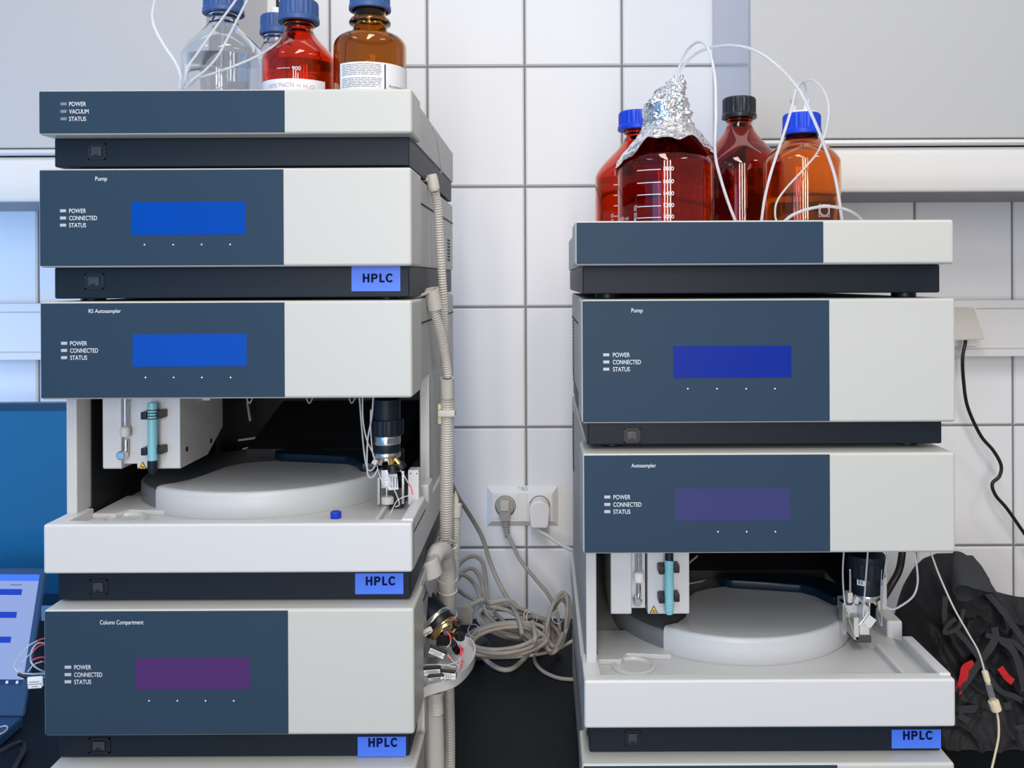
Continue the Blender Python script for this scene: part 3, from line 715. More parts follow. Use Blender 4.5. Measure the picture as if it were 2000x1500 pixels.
for x in (483, 600, 683): cap(l3, [(x - 2, 776, 1.20), (x + 2, 786, 1.20), (x + 6, 786, 1.20), (x + 12, 774, 1.20)], .0008)
# small parts under the valve
p = W(738, 965, 1.13)
def boxpx(root, nm, x0, x1, y0, y1, d0, d1, m, bev=.0008, rot=None):
    a = W(x0, y1, d0); c = W(x1, y0, d0)
    return MB().box(a.x, c.x, d0 - 1, d1 - 1, a.z, c.z, m, bev, rot=rot).build(nm, root)
boxpx(l3, 'steel_post', 737, 742, 932, 986, 1.12, 1.128, 'ivory')
boxpx(l3, 'bracket', 744, 762, 918, 954, 1.10, 1.13, 'steel')
MB().lathe([(0, 0), (.004, 0), (.004, .002), (.0018, .0025), (0, .0015)], W(756, 945, 1.099), 'alu', n=18, axis=(0, -1, 0)).build('bracket_screw', l3)
tg = boxpx(l3, 'paper_tag', 757, 777, 926, 957, 1.092, 1.0928, 'paper', .0002, rot=Matrix.Rotation(-.08, 3, 'Y'))
for k in range(3):
    a = W(763 + k * 5.5, 952, 1.0915); mb = MB(); mb.box(a.x, a.x + .0009, .0914, .0917, a.z, a.z + .013, 'greyink'); mb.build('print_line', l3)
boxpx(l3, 'needle_block', 759, 786, 953, 991, 1.105, 1.14, 'black', .001)
boxpx(l3, 'guide_rod', 784, 789, 920, 985, 1.10, 1.106, 'steel', .0008)
boxpx(l3, 'guide_rod', 753, 757, 950, 976, 1.10, 1.104, 'steel', .0008)
MB().lathe([(0, 0), (.0078, 0), (.0078, .007), (.006, .0085), (0, .0085)], W(757, 983, 1.10), 'ivory', n=24).build('wash_port', l3)
pl = boxpx(l3, 'side_plate', 797, 818, 918, 986, 1.10, 1.118, 'tray', .001)
for x in (802, 814): MB().lathe([(0, 0), (.0008, 0), (.0008, .0003), (0, .0003)], W(x, 925, 1.0998), 'vent', n=10, axis=(0, -1, 0)).build('pin_hole', l3)
# right bay metalwork
boxpx(r3, 'needle_arm', 1646, 1654, 1178, 1240, 1.10, 1.115, 'steel')
boxpx(r3, 'needle_housing', 1653, 1700, 1182, 1206, 1.115, 1.15, 'alu')
boxpx(r3, 'needle_housing', 1679, 1698, 1180, 1249, 1.105, 1.13, 'alu')
boxpx(r3, 'needle_block', 1668, 1678, 1206, 1250, 1.10, 1.13, 'ivory')
boxpx(r3, 'base_block', 1670, 1702, 1243, 1256, 1.10, 1.15, 'innergrey')
boxpx(r3, 'guide_rod', 1683, 1686, 1170, 1216, 1.095, 1.099, 'steel')
boxpx(r3, 'guide_rod', 1659, 1663, 1112, 1158, 1.09, 1.094, 'steel')
boxpx(r3, 'fitting', 1656, 1666, 1158, 1178, 1.088, 1.098, 'ivory')
boxpx(r3, 'metal_tag', 1690, 1708, 1204, 1224, 1.085, 1.0865, 'alu', .0003, rot=Matrix.Rotation(.65, 3, 'Y'))
boxpx(r3, 'fitting', 1670, 1679, 1166, 1180, 1.08, 1.088, 'fit', .001, rot=Matrix.Rotation(.5, 3, 'Y'))
fitting(r3, W(1702, 1168, 1.09), W(1712, 1180, 1.085), .0022, 'steel'); fitting(r3, W(1694, 1170, 1.09), W(1696, 1184, 1.085), .0025, 'steel')
cap(r3, [(1648, 1078, 1.08), (1646, 1120, 1.08), (1649, 1170, 1.08), (1653, 1186, 1.08), (1660, 1189, 1.08), (1668, 1180, 1.08), (1672, 1175, 1.08)], .0010)
cap(r3, [(1695, 1078, 1.05), (1691, 1130, 1.055), (1688, 1170, 1.06), (1685, 1205, 1.07)], .0010)
cap(r3, [(1733, 1078, 1.08), (1727, 1120, 1.08), (1722, 1170, 1.08), (1723, 1222, 1.08)], .0010, 'steel')
cap(r3, [(1722, 1112, 1.08), (1720, 1160, 1.08), (1722, 1222, 1.08), (1712, 1188, 1.085)], .0007, 'steel')
cap(r3, [(1697, 1175, 1.075), (1697, 1190, 1.075), (1690, 1205, 1.075), (1678, 1220, 1.075)], .0007, 'steel')
cap(r3, [(1786, 1078, 1.06), (1791, 1110, 1.06), (1792, 1140, 1.06), (1783, 1165, 1.06), (1760, 1183, 1.065), (1742, 1190, 1.07), (1725, 1183, 1.08)], .0012)
cap(r3, [(1655, 1195, 1.09), (1658, 1210, 1.09), (1664, 1225, 1.09), (1668, 1240, 1.09), (1672, 1248, 1.09)], .0008, 'steel')
# dark hose behind the bay opening
MB().tube([W(1835, 930, 1.80), W(1825, 950, 1.70), W(1795, 985, 1.45), W(1774, 1020, 1.33), W(1765, 1060, 1.30), W(1757, 1110, 1.30), W(1742, 1140, 1.30), W(1722, 1172, 1.29), W(1700, 1200, 1.27)], .0052, 'cableb', n=14).build('dark_hose', r3)
# loose cap on the tray
pc = W(656, 1010, 1.068)
zc = gl3['ZF']
vc = MB(); vc.lathe([(0, 0), (.0060, 0), (.0064, .0006), (.0064, .0070), (.0058, .0078), (.0036, .0078), (.0034, .0062), (0, .0062)], (pc.x, .068, zc), 'capbright', n=40, flute=({2, 3}, .012, 1))
vc.build('vial_cap', None, 'small bright blue vial cap lying on the white autosampler tray', 'cap')
# ------------------------------------------------------------------ bottles
def neck_prof(R, H, hs, hn, rn, dome=False):
    """outer profile from base to neck top"""
    P = [(0, .003), (R * .78, .002), (R * .86, 0), (R * .95, .0015), (R, .008), (R, hs)]
    if dome:
        for k in range(1, 13):
            a = pi / 2 * k / 12; P.append((rn + .006 + (R - rn - .006) * cos(a), hs + (hn - .012 - hs) * sin(a)))
    else:
        for k in range(1, 15):
            t = k / 14; s_ = t * t * (3 - 2 * t); lin = t
            P.append((R + (rn + .0015 - R) * (s_ * .62 + lin * .38), hs + (hn - hs) * (t ** .92)))
        P.append((rn, hn + .004))
    if dome: P += [(rn + .002, hn - .006), (rn, hn)]
    return P
def bottle(name, label, cx, cy, z0, R, H, hs, hn, glass, capm, level, rn=.0185, dome=False, capr=.0272, caph=.030, ring=False, capflute=True, lm='liquid', cap=True, captop=True):
    root = empty(name, (cx, cy, z0), label, 'bottle', None)
    hc = H - caph; P = neck_prof(R, H, hs, hn, rn, dome)
    P += [(rn, hn + .005), (rn + .0028, hn + .0065), (rn + .0028, hn + .009), (rn, hn + .0105), (rn, H - .006)]
    if ring: P = P[:-5] + [(rn, hn + .001), (rn + .006, hn + .002), (rn + .0068, hn + .005), (rn + .005, hn + .009), (rn, hn + .010), (rn, H - .006)]
    t = .0024; inner = []
    pts = [p for p in P if p[0] > 0]
    for i, (r, h) in enumerate(pts):
        if i < 3: continue
        inner.append((max(r - t, .004) if h < hn else rn - t, h if h > .01 else h + .0045))
    clean = []
    for r, h in inner:
        if h >= (clean[-1][1] if clean else -1): clean.append((r, h))
    prof = P + [(rn - t, H - .006)] + clean[::-1] + [(0, .0062)]
    MB().lathe(prof, (cx, cy, z0), glass, n=72).build('glass_body', root, sharp=70)
    if level:
        L = []; 
        for r, h in clean:
            if h < level: L.append((r - .0005, h + (.0006 if h < .01 else 0)))
            else:
                (r1, h1) = L[-1]; f = (level - h1) / (h - h1 + 1e-9); L.append((r1 + (r - .0005 - r1) * f, level)); break
        MB().lathe([(0, .0072)] + [(L[0][0] * .9, .0072)] + L[1:] + [(0, level)], (cx, cy, z0), lm, n=64).build('liquid', root, sharp=60)
    if cap:
        c = MB(); r = capr; n = 96
        c.lathe([(0, caph), (r * .90, caph), (r * .95, caph - .001), (r * .985, caph - .004), (r * .985, .0085), (r, .0078), (r * 1.04, .0062), (r * 1.05, .001), (r * 1.03, 0), (rn + .003, 0), (rn + .003, .004)],
            (cx, cy, z0 + hc), capm, n=n, flute=({3, 4}, .018, 2) if capflute else None)
        c.build('screw_cap', root, sharp=30)
    return root
def cyl_patch(mb, cx, cy, r, a0, a1, z0, z1, m, n=24, th=.0002):
    b = bmesh.new(); rows = []
    for k in range(n + 1):
        a = a0 + (a1 - a0) * k / n
        rows.append([b.verts.new((cx + rr * sin(a), cy - rr * cos(a), z)) for rr, z in ((r, z0), (r, z1), (r + th, z1), (r + th, z0))])
    for A, B in zip(rows, rows[1:]):
        for j in range(4): b.faces.new((A[j], A[(j + 1) % 4], B[(j + 1) % 4], B[j]))
    b.faces.new(rows[0]); b.faces.new(rows[-1][::-1]); bmesh.ops.recalc_face_normals(b, faces=b.faces[:]); mb.merge(b, m)
def ang(cx, cy, r, px, d0):
    """angle on a bottle whose front shows at px"""
    x = WX(px, 300, d0)
    return math.asin(max(-.98, min(.98, (x - cx) / r)))
def ctext(mb, s, cx, cy, r, px0, px1, py, ph, m, vertical=False, bold=.006):
    dd = cy + 1 - r; a0 = ang(cx, cy, r, px0, dd); a1 = ang(cx, cy, r, px1, dd)
    z = WZ((px0 + px1) / 2, py, dd); h = ph * dd / F
    b = text_bm(s, bold); cyl_map(b, cx, cy, r + .0003, a0 * r, (a1 - a0) * r, z - h / 2, h, vertical); mb.merge(b, m, False)

ZL = gl1['BZ1'] + .0041; ZRK = gr1['BZ1'] + .0041
# --- upon the taller stack
d = 1.25; c = W(584, 100, d); cx, cy = c.x, .25
b1 = bottle('reagent_bottle', 'red-brown glass bottle with slate-blue cap and handwritten paper label', cx, cy, ZL, .0505, WZ(584, 4, 1.25) - ZL, WZ(584, 122, d) - ZL, WZ(584, 62, d) - ZL, 'red', 'capblue', WZ(584, 128, d) - ZL)
lp = MB(); rr = .0507; dd = 1 + cy - rr
cyl_patch(lp, cx, cy, rr, ang(cx, cy, rr, 511, dd) if False else -1.25, ang(cx, cy, rr, 627, dd), ZL + .03, WZ(570, 153, dd), 'paper'); lab = lp.build('paper_label', b1)
for i_, (s, x0, x1, py, ph) in enumerate((('100%', 520, 540, 166, 8), ('MeCN', 544, 574, 165, 8.5), ('in', 580, 587, 166, 6), ('H', 592, 598, 167, 7.5), ('2', 599, 601, 170, 4), ('O', 603, 611, 168, 7))):
    t = MB(); ctext(t, s, cx, cy, rr + .0001, x0, x1, py, ph, 'pinkink', bold=.0); t.build('handwriting', lab)
t = MB(); ctext(t, '900', cx, cy, .0506, 571, 587, 133, 8, 'paper'); t.build('volume_mark', b1)
t = MB(); cyl_patch(t, cx, cy, .0506, ang(cx, cy, .0506, 540, dd), ang(cx, cy, .0506, 567, dd), WZ(552, 133, dd), WZ(552, 132, dd), 'paper', 8); t.build('volume_mark', b1)

d = 1.22; c = W(723, 100, d); cx, cy = c.x, .22
b2 = bottle('reagent_bottle', 'round-shouldered amber glass bottle with slate-blue cap and white printed label', cx, cy, ZL, .0492, WZ(723, -22, d) - ZL, WZ(723, 96, d) - ZL, WZ(723, 52, d) - ZL, 'amber', 'capblue', .09, rn=.0215, dome=True, capr=.0272, ring=True, caph=.031)
lp = MB(); rr = .0494; dd = 1 + cy - rr; a0, a1 = ang(cx, cy, rr, 661, dd), 1.9
cyl_patch(lp, cx, cy, rr, a0, a1, ZL + .02, WZ(720, 120, dd), 'paper', 40); lab = lp.build('paper_label', b2)
t = MB(); cyl_patch(t, cx, cy, rr + .0002, ang(cx, cy, rr, 749.5, dd), ang(cx, cy, rr, 751.5, dd), ZL + .02, WZ(750, 123, dd), 'navyink', 3); t.build('rule_line', lab)
t = MB(); random.seed(3)
for k in range(13):
    py = 124 + k * 3.3 + (4 if k > 6 else 0)
    x = 666
    while x < 744:
        e = min(x + random.uniform(5, 16), 745 - (random.uniform(0, 10) if x > 725 else 0))
        if e > x + 1: cyl_patch(t, cx, cy, rr + .0002, ang(cx, cy, rr, x, dd), ang(cx, cy, rr, e, dd), WZ(700, py + 1.2, dd), WZ(700, py, dd), 'greyink', 2, .0001)
        x = e + 1.6
o = t.build('small_print', lab); o['kind'] = 'stuff'
t = MB(); ctext(t, 'Acetonitrile', cx, cy, rr + .0001, 757, 789, 164, 6, 'greyink'); t.build('product_lettering', lab)

d = 1.27; c = W(437, 100, d); cx, cy = c.x, .27
b3 = bottle('reagent_bottle', 'large clear glass bottle of water with slate-blue cap and thin tubes', cx, cy, ZL, .0570, WZ(437, -12, d) - ZL, WZ(437, 112, d) - ZL, WZ(437, 44, d) - ZL, 'clear', 'capblue', WZ(437, 118, d) - ZL, capr=.0275)
MB().tube([(cx, cy, ZL + .02), (cx - .004, cy, ZL + .08), (cx + .0, cy, WZ(437, 30, d))], .0016, 'ptfe', n=8).build('inner_tube', b3)
d = 1.40; c = W(541, 100, d); cx, cy = c.x, .40
b4 = bottle('reagent_bottle', 'clear glass bottle with white stopper, half hidden by the red-brown bottle', cx, cy, ZL, .0530, WZ(541, 32, d) - ZL, WZ(541, 152, d) - ZL, WZ(541, 84, d) - ZL, 'clear', 'capblue', .06, capr=.0250)
zt = WZ(541, 32, d)
MB().lathe([(0, 0), (.009, 0), (.009, .011), (.0075, .0125), (0, .0125)], (cx, cy, zt), 'plugw', n=24).build('stopper', b4)
MB().tube([(cx + .001, cy, zt + .012), (cx + .001, cy, zt + .10)], .0022, 'navy', n=8, smoothpts=False).build('inlet_tube', b4)
MB().tube([(cx + .005, cy, zt + .012), (cx + .006, cy, zt + .10)], .0018, 'yellow', n=8, smoothpts=False).build('inlet_tube', b4)

def ptube(name, label, pts, r=.0016, m='ptfe', cat='tube', group=None):
    P = [W(*p) for p in pts]
    return MB().tube(P, r, m, n=10).build(name, None, label, cat, group)
ptube('solvent_tube', 'milky tube curving down the cabinet door beside the clear bottle', [(312, -30, 1.16), (300, 10, 1.16), (299, 45, 1.16), (318, 85, 1.16), (340, 118, 1.16), (352, 145, 1.16), (351, 172, 1.165)], .0020)
ptube('solvent_tube', 'milky tube crossing the clear bottle and ending at its left shoulder', [(480, -30, 1.18), (455, 8, 1.18), (415, 62, 1.18), (385, 105, 1.18), (368, 130, 1.18), (358, 165, 1.18), (354, 176, 1.185)], .0016)
ptube('solvent_tube', 'milky tube crossing the clear bottle right of the other and curling left at its base', [(498, -30, 1.17), (478, 10, 1.17), (447, 70, 1.17), (425, 110, 1.17), (400, 138, 1.17), (376, 156, 1.17), (362, 172, 1.175)], .0016)
ptube('solvent_tube', 'milky tube running from behind the red-brown bottle across the clear one', [(560, 62, 1.30), (540, 85, 1.19), (505, 108, 1.18), (460, 128, 1.17), (415, 144, 1.17), (385, 154, 1.175), (368, 170, 1.18)], .0016)

# --- upon the shorter stack
d = 1.43; c = W(1245, 300, d); cx, cy = c.x, .43
b5 = bottle('reagent_bottle', 'dark red bottle with bright blue cap, behind the foil-covered bottle', cx, cy, ZRK, .0680, WZ(1240, 219, d) - ZRK, WZ(1245, 348, d) - ZRK, WZ(1245, 270, d) - ZRK, 'red', 'capbright', .14, capr=.0300)
rr = .0681; dd = 1 + cy - rr
for py in (359, 380, 400.5, 421):
    t = MB(); cyl_patch(t, cx, cy, rr, ang(cx, cy, rr, 1200, dd), ang(cx, cy, rr, 1220, dd), WZ(1210, py + .9, dd), WZ(1210, py - .9, dd), 'paper', 6); t.build('volume_mark', b5)
t = MB(); ctext(t, 'APPROX. VOL', cx, cy, rr, 1194.5, 1199, 430, 30, 'paper', vertical=True); t.build('lettering', b5)
d = 1.27; c = W(1300, 300, d); cx, cy = c.x, .272
b6 = bottle('foil_bottle', 'large dark red graduated bottle with a crumpled aluminium foil cover', cx, cy, ZRK, .0682, WZ(1300, 206, d) - ZRK, WZ(1300, 326, d) - ZRK, WZ(1300, 240, d) - ZRK, 'dred', 'capbright', WZ(1300, 312, d) - ZRK, capr=.026)
rr = .0684; dd = 1 + cy - rr
for s, py in (('1800', 329), ('1600', 354), ('1400', 377.5), ('1200', 400.5), ('1000', 423)):
    t = MB(); ctext(t, s, cx, cy, rr, 1296, 1316, py, 8, 'ink', bold=.012); t.build('volume_number', b6)
    t = MB(); cyl_patch(t, cx, cy, rr, ang(cx, cy, rr, 1247, dd), ang(cx, cy, rr, 1291, dd), WZ(1270, py + 2.2, dd), WZ(1270, py + .6, dd), 'ink', 8); t.build('volume_mark', b6)
t = MB(); ctext(t, 'APPROX. VOL', cx, cy, rr, 1241, 1246, 418, 40, 'ink', vertical=True); t.build('lettering', b6)
t = MB(); ctext(t, '2000 ml', cx, cy, rr, 1213, 1231, 423, 7, 'ink'); t.build('lettering', b6)
# crumpled foil
def foil():
    bm = bmesh.new(); n = 110; rows = 64; prof = [(300, 93, 1300), (290, 88, 1300), (277, 76, 1301), (262, 61, 1303), (248, 50, 1303), (236, 44, 1303), (222, 42, 1304), (208, 39, 1304), (196, 36, 1305), (184, 30, 1306), (175, 24, 1311), (165, 17, 1320), (156, 12, 1324), (148, 6, 1327)]
    R = []
    for i in range(rows + 1):
        f = i / rows * (len(prof) - 1); k = min(int(f), len(prof) - 2); t = f - k
        py, pr, pxc = [prof[k][q] + (prof[k + 1][q] - prof[k][q]) * t for q in range(3)]
        row = []
        for j in range(n):
            a = 2 * pi * j / n
            yy = py; low = (1 - i / rows) ** 3
            # uneven hem: long flap to the left, notch in front
            hem = 0
            front = max(0, -sin(a)); left = max(0, -cos(a)); right = max(0, cos(a))
            hem = 22 * left ** 3 * 1.6 - 20 * front ** 2 + 6 * right + 5 * sin(7 * a) + 3 * sin(13 * a + 1)
            yy = py + hem * low * 1.0
            r = pr
            if low > .02: r = pr + max(0, hem) * .12 * low
            v = Vector((cos(a), sin(a), 0))
            p = Vector((WX(pxc, 250, d), cy, WZ(pxc, yy, d))) + v * (r / F * d)
            q = p * 60
            amp = .0052 if i > rows * .3 else .0024
            dsp = noise.noise(q) * amp * 1.1 + (abs(noise.noise(p * 105)) - .25) * amp * 1.5 + (abs(noise.noise(p * 210 + Vector((3, 1, 7)))) - .2) * amp * .7
            dz = noise.noise(q * 2.1 + Vector((9, 9, 9))) * amp * .5
            p = p + v * (dsp + .0012) + Vector((0, 0, dz))
            # stay outside the glass
            ax = Vector((cx, cy)); dist = (Vector((p.x, p.y)) - ax)
            h = p.z - ZRK; Rg = 0
            hs_, hn_ = WZ(1300, 326, d) - ZRK, WZ(1300, 240, d) - ZRK
            if h < hs_: Rg = .0682
            elif h < hn_:
                tt = ((h - hs_) / (hn_ - hs_)) ** (1 / .92); Rg = .0682 + (.020 - .0682) * (tt * tt * (3 - 2 * tt) * .62 + tt * .38)
            else: Rg = .029 if h < WZ(1300, 206, d) - ZRK + .002 else 0
            if dist.length < Rg + .0012: dist = dist.normalized() * (Rg + .0012 + abs(dsp) * .4); p.x, p.y = ax.x + dist.x, ax.y + dist.y
            row.append(bm.verts.new(p))
        R.append(row)
    for A, B in zip(R, R[1:]):
        for j in range(n): bm.faces.new((A[j], A[(j + 1) % n], B[(j + 1) % n], B[j]))
    bm.faces.new(R[-1])
    bmesh.ops.triangulate(bm, faces=bm.faces[:]); bmesh.ops.recalc_face_normals(bm, faces=bm.faces[:])
    mb = MB(); mb.merge(bm, 'foil', smooth=False); o = mb.build('foil_cover', b6)
    m = o.modifiers.new('thick', 'SOLIDIFY'); m.thickness = .0003; m.offset = 1
foil()
d = 1.43; c = W(1444, 300, d); cx, cy = c.x, .43
b7 = bottle('reagent_bottle', 'dark red bottle with black ribbed cap', cx, cy, ZRK, .0672, WZ(1444, 192, d) - ZRK, WZ(1444, 330, d) - ZRK, WZ(1444, 246, d) - ZRK, 'dred', 'capblack', WZ(1444, 338, d) - ZRK, capr=.0265, caph=.033)
d = 1.27; c = W(1568, 300, d); cx, cy = c.x, .275
b8 = bottle('reagent_bottle', 'orange-brown bottle with bright blue cap and two white fittings', cx, cy, ZRK, .0535, WZ(1564, 222, d) - ZRK, WZ(1568, 318, d) - ZRK, WZ(1568, 262, d) - ZRK, 'orange', 'capbright', WZ(1568, 388, d) - ZRK, capr=.0266)
zt = WZ(1564, 222, d)
MB().lathe([(0, 0), (.0215, 0), (.0212, .0022), (.019, .003), (0, .003)], (cx, cy, zt), 'plugw', n=40).build('cap_insert', b8)
for px, m in ((1551, 'ivory'), (1575, 'plugw')):
    p = WX(px, 210, d)
    MB().lathe([(0, 0), (.0042, 0), (.004, .010), (.0048, .013), (.0056, .0175), (0, .0175)], (p, cy - .004, zt + .0028), m, n=20).build('tube_fitting', b8)
rr = .0537; dd = 1 + cy - rr
t = MB(); h = 12 / F * dd; a_ = ang(cx, cy, rr, 1611, dd) * rr; zc_ = WZ(1611, 411, dd); b = bmesh.new()
ring = []
def lstrip(pts, wd, close=True):
    n = len(pts)
    for i in range(n if close else n - 1):
        p, q = Vector(pts[i]), Vector(pts[(i + 1) % n]); dv = (q - p).normalized(); nv = Vector((-dv.y, dv.x)) * wd / 2
        vs_ = [b.verts.new((v.x, v.y, 0)) for v in (p + nv, q + nv, q - nv, p - nv)]; b.faces.new(vs_)
lstrip([(-h, -h), (h, -h), (h, h), (-h, h)], .0006)
for r_ in (.98, .78): lstrip([(r_ * h * cos(2 * pi * k / 32), r_ * h * sin(2 * pi * k / 32)) for k in range(32)], .0007)
for v in b.verts:
    a = (a_ + v.co.x) / (rr + .0002); v.co = Vector((cx + (rr + .0002) * sin(a), cy - (rr + .0002) * cos(a), zc_ + v.co.y))
t.merge(b, 'ink', False); t.build('square_emblem', b8)
ptube('solvent_tube', 'clear tube arching from the foil tip down in front of the black-capped bottle', [(1318, 165, 1.25), (1322, 143, 1.25), (1338, 105, 1.24), (1355, 86, 1.22), (1372, 83, 1.2), (1386, 103, 1.18), (1396, 150, 1.15), (1398, 220, 1.13), (1397, 300, 1.12), (1408, 350, 1.11), (1424, 400, 1.10), (1440, 440, 1.09)], .0019)
ptube('solvent_tube', 'clear tube making the wide arch from the foil tip to beyond the orange bottle', [(1321, 165, 1.26), (1330, 135, 1.26), (1355, 108, 1.25), (1385, 94, 1.23), (1430, 89, 1.2), (1475, 99, 1.18), (1520, 130, 1.16), (1560, 175, 1.15), (1590, 235, 1.14), (1612, 290, 1.14), (1632, 350, 1.14), (1645, 432, 1.14)], .0021)
ptube('solvent_tube', 'thin tube from the ivory fitting falling straight down left of the orange bottle', [(1575, 204, 1.268), (1574, 175, 1.26), (1568, 160, 1.24), (1556, 172, 1.2), (1545, 215, 1.16), (1528, 270, 1.14), (1508, 330, 1.12), (1494, 385, 1.11), (1486, 440, 1.10)], .0018)
ptube('solvent_tube', 'thin tube looping right over the blue cap and swinging back left', [(1551, 205, 1.268), (1558, 175, 1.25), (1580, 156, 1.23), (1604, 170, 1.21), (1618, 205, 1.19), (1614, 250, 1.18), (1598, 295, 1.17), (1570, 330, 1.16), (1535, 368, 1.15), (1517, 395, 1.14), (1514, 420, 1.13), (1519, 440, 1.12)], .0013)
ptube('solvent_tube', 'short milky tube bowed low over the rim before the orange bottle', [(1528, 436, 1.08), (1548, 420, 1.08), (1580, 408, 1.08), (1615, 403, 1.08), (1648, 408, 1.09), (1670, 418, 1.10), (1688, 434, 1.11)], .0019)
# ------------------------------------------------------------------ drain hoses down the side of the taller stack
X_ = gl3['bx1']
def hose(name, label, pts, r, m='hose', parts=None, corr=(.0036, .11), cat='hose'):
    root = empty(name, W(*pts[0]), label, cat)
    MB().tube([W(*p) for p in pts], r, m, n=14, corr=corr).build('corrugated_hose', root, sharp=30)
    return root
h1 = hose('drain_hose', 'long ribbed drain hose from the top pump down to the tray edge', [(849, 372, 1.19), (854, 400, 1.20), (858, 450, 1.21), (862, 520, 1.22), (866, 590, 1.235), (868, 660, 1.26), (868, 720, 1.285)], .0056)
f = MB(); a = W(846, 352, 1.185)
f.lathe([(0, 0), (.0058, 0), (.0078, .004), (.0078, .020), (.0066, .023), (0, .023)], a + Vector((.002, 0, -.015)), 'ivory', n=26, axis=(-.2, -.1, 1))
f.tube([a, a + Vector((-.016, -.01, .001))], .0036, 'ivory', smoothpts=False)
f.build('elbow_fitting', h1)
h2 = hose('drain_hose', 'ribbed drain hose slanting from the open collar into the upper funnel', [(848, 602, 1.17), (853, 625, 1.18), (862, 660, 1.20), (870, 700, 1.22), (875, 735, 1.23)], .0056)
def collar(root, px, py, d, r, h, ax, m='fit', name='open_collar'):
    c = W(px, py, d); axv = Vector(ax).normalized()
    return MB().lathe([(r, 0), (r * 1.02, h), (r * .82, h), (r * .80, .001), (r * .7, 0)], c - axv * h, m, n=32, axis=ax, close=True).build(name, root)
collar(h2, 842, 565, 1.165, .0098, .027, (-.16, -.30, 1), 'ivory')
MB().tube([W(838, 570, 1.16), W(822, 577, 1.13), W(800, 582, 1.10), W(780, 585, 1.07)], .0020, 'hose', n=10).build('thin_drain_tube', h2)
MB().box(*(lambda c: (c.x - .014, c.x - .006, c.y - .002, c.y + .004, c.z - .003, c.z + .003))(W(838, 592, 1.17)), 'steel', .001).build('clip', h2)
h3 = hose('drain_hose', 'thick ribbed hose from the upper funnel straight down behind the tray corner', [(874, 762, 1.24), (874, 820, 1.25), (873, 900, 1.26), (872, 980, 1.27), (871, 1062, 1.28)], .0088)
collar(h3, 873, 738, 1.232, .0092, .028, (0, -.25, 1), 'ivory', 'funnel')
MB().box(*(lambda c: (c.x - .013, c.x - .008, c.y + .0, c.y + .005, c.z - .016, c.z + .012))(W(873, 806, 1.245)), 'cream', .001).box(*(lambda c: (c.x - .012, c.x + .012, c.y - .010, c.y + .008, c.z - .005, c.z + .005))(W(873, 806, 1.245)), 'ivory', .002).build('hose_clip', h3)
h4 = hose('drain_hose', 'slim ribbed hose running down beside the cable coils to the bench', [(890, 1008, 1.30), (890, 1060, 1.31), (888, 1120, 1.32), (884, 1180, 1.32)], .0062)
f = MB(); c = W(890, 993, 1.30); f.lathe([(0, 0), (.0085, 0), (.0092, .006), (.0092, .018), (.0050, .020), (.0048, .026), (.0005, .038), (0, .038)], c + Vector((0, 0, -.012)), 'ivory', n=28); f.build('hose_end', h4)
h5 = hose('drain_hose', 'ribbed hose section leaving the drip tray downwards beside the black bench gap', [(876, 1332, 1.22), (877, 1380, 1.22), (878, 1440, 1.22), (878, 1540, 1.22)], .0072)
# smooth pipe with elbow
ep = empty('drain_pipe', W(872, 1090, 1.26), 'translucent elbow pipe and socket joining the hoses beside the upper HPLC tray', 'pipe')
MB().tube([W(836, 1108, 1.17), W(843, 1096, 1.175), W(853, 1080, 1.19), W(866, 1078, 1.21), W(873, 1100, 1.23)], .0125, 'fit', n=20).build('elbow', ep)
c = W(838, 1103, 1.17); MB().lathe([(0, 0), (.0145, 0), (.0155, .002), (.0155, .022), (.014, .024), (0, .024)], c + Vector((.004, -.008, -.012)), 'fit', n=32, axis=(-.25, -.1, 1)).build('end_plug', ep)
MB().tube([W(873, 1100, 1.24), W(874, 1140, 1.25), W(872, 1200, 1.26), W(870, 1240, 1.26)], .0125, 'hose', n=20).build('straight_pipe', ep)
for y in (1065, 1130, 1152, 1200): 
    c = W(873, y, 1.25); MB().lathe([(.0135, 0), (.0145, .001), (.0135, .002)], c, 'plugw', n=24, axis=(.1, -.3, 1), close=True).build('cable_tie', ep)
# wire on the side of the top unit
MB().tube([W(843, 246, 1.13), W(852, 270, 1.19), W(857, 300, 1.24), W(862, 335, 1.27), W(860, 336, 1.265)], .0008, 'ptfe', n=6).build('side_wire', l1)

# ------------------------------------------------------------------ open side of the column compartment
cb = gl4['B1'] + .0015
p = MB(); p.prism([(.085, gl4['Z1'] - .012), (.085, gl4['Z1'] - .001), (.30, gl4['Z1'] + .0), (.30, gl4['Z1'] - .10), (.25, gl4['Z1'] - .10), (.13, gl4['Z1'] - .012)], 'x', cb, cb + .004, 'tray', .001)
p.build('side_bracket', l4)
def pxbox(root, nm, x0, x1, y0, y1, d0, d1, m, bev=.0008):
    a = W(x0, y1, d0); c = W(x1, y0, d0)
    return MB().box(a.x, c.x, d0 - 1, d1 - 1, a.z, c.z, m, bev).build(nm, root)
pxbox(l4, 'steel_plate', 838, 860, 1150, 1200, 1.26, 1.265, 'steel')
MB().lathe([(0, 0), (.003, 0), (.003, .0015), (.001, .002), (0, .002)], W(850, 1169, 1.259), 'steel', n=16, axis=(0, -1, 0)).build('plate_screw', l4)
ax = Vector((.62, -.42, -.50)); c = W(822, 1180, 1.20)
def seg(nm, s0, s1, r, m):
    return MB().lathe([(0, 0), (r * .98, 0), (r, .001), (r, s1 - s0 - .001), (r * .97, s1 - s0), (0, s1 - s0)], c + ax.normalized() * s0, m, n=48, axis=ax).build(nm, l4)
seg('valve_motor', -.012, .030, .0225, 'base'); seg('metal_band', .030, .036, .0235, 'steel'); seg('valve_body', .036, .045, .0225, 'black'); seg('port_ring', .045, .054, .0215, 'brass'); 
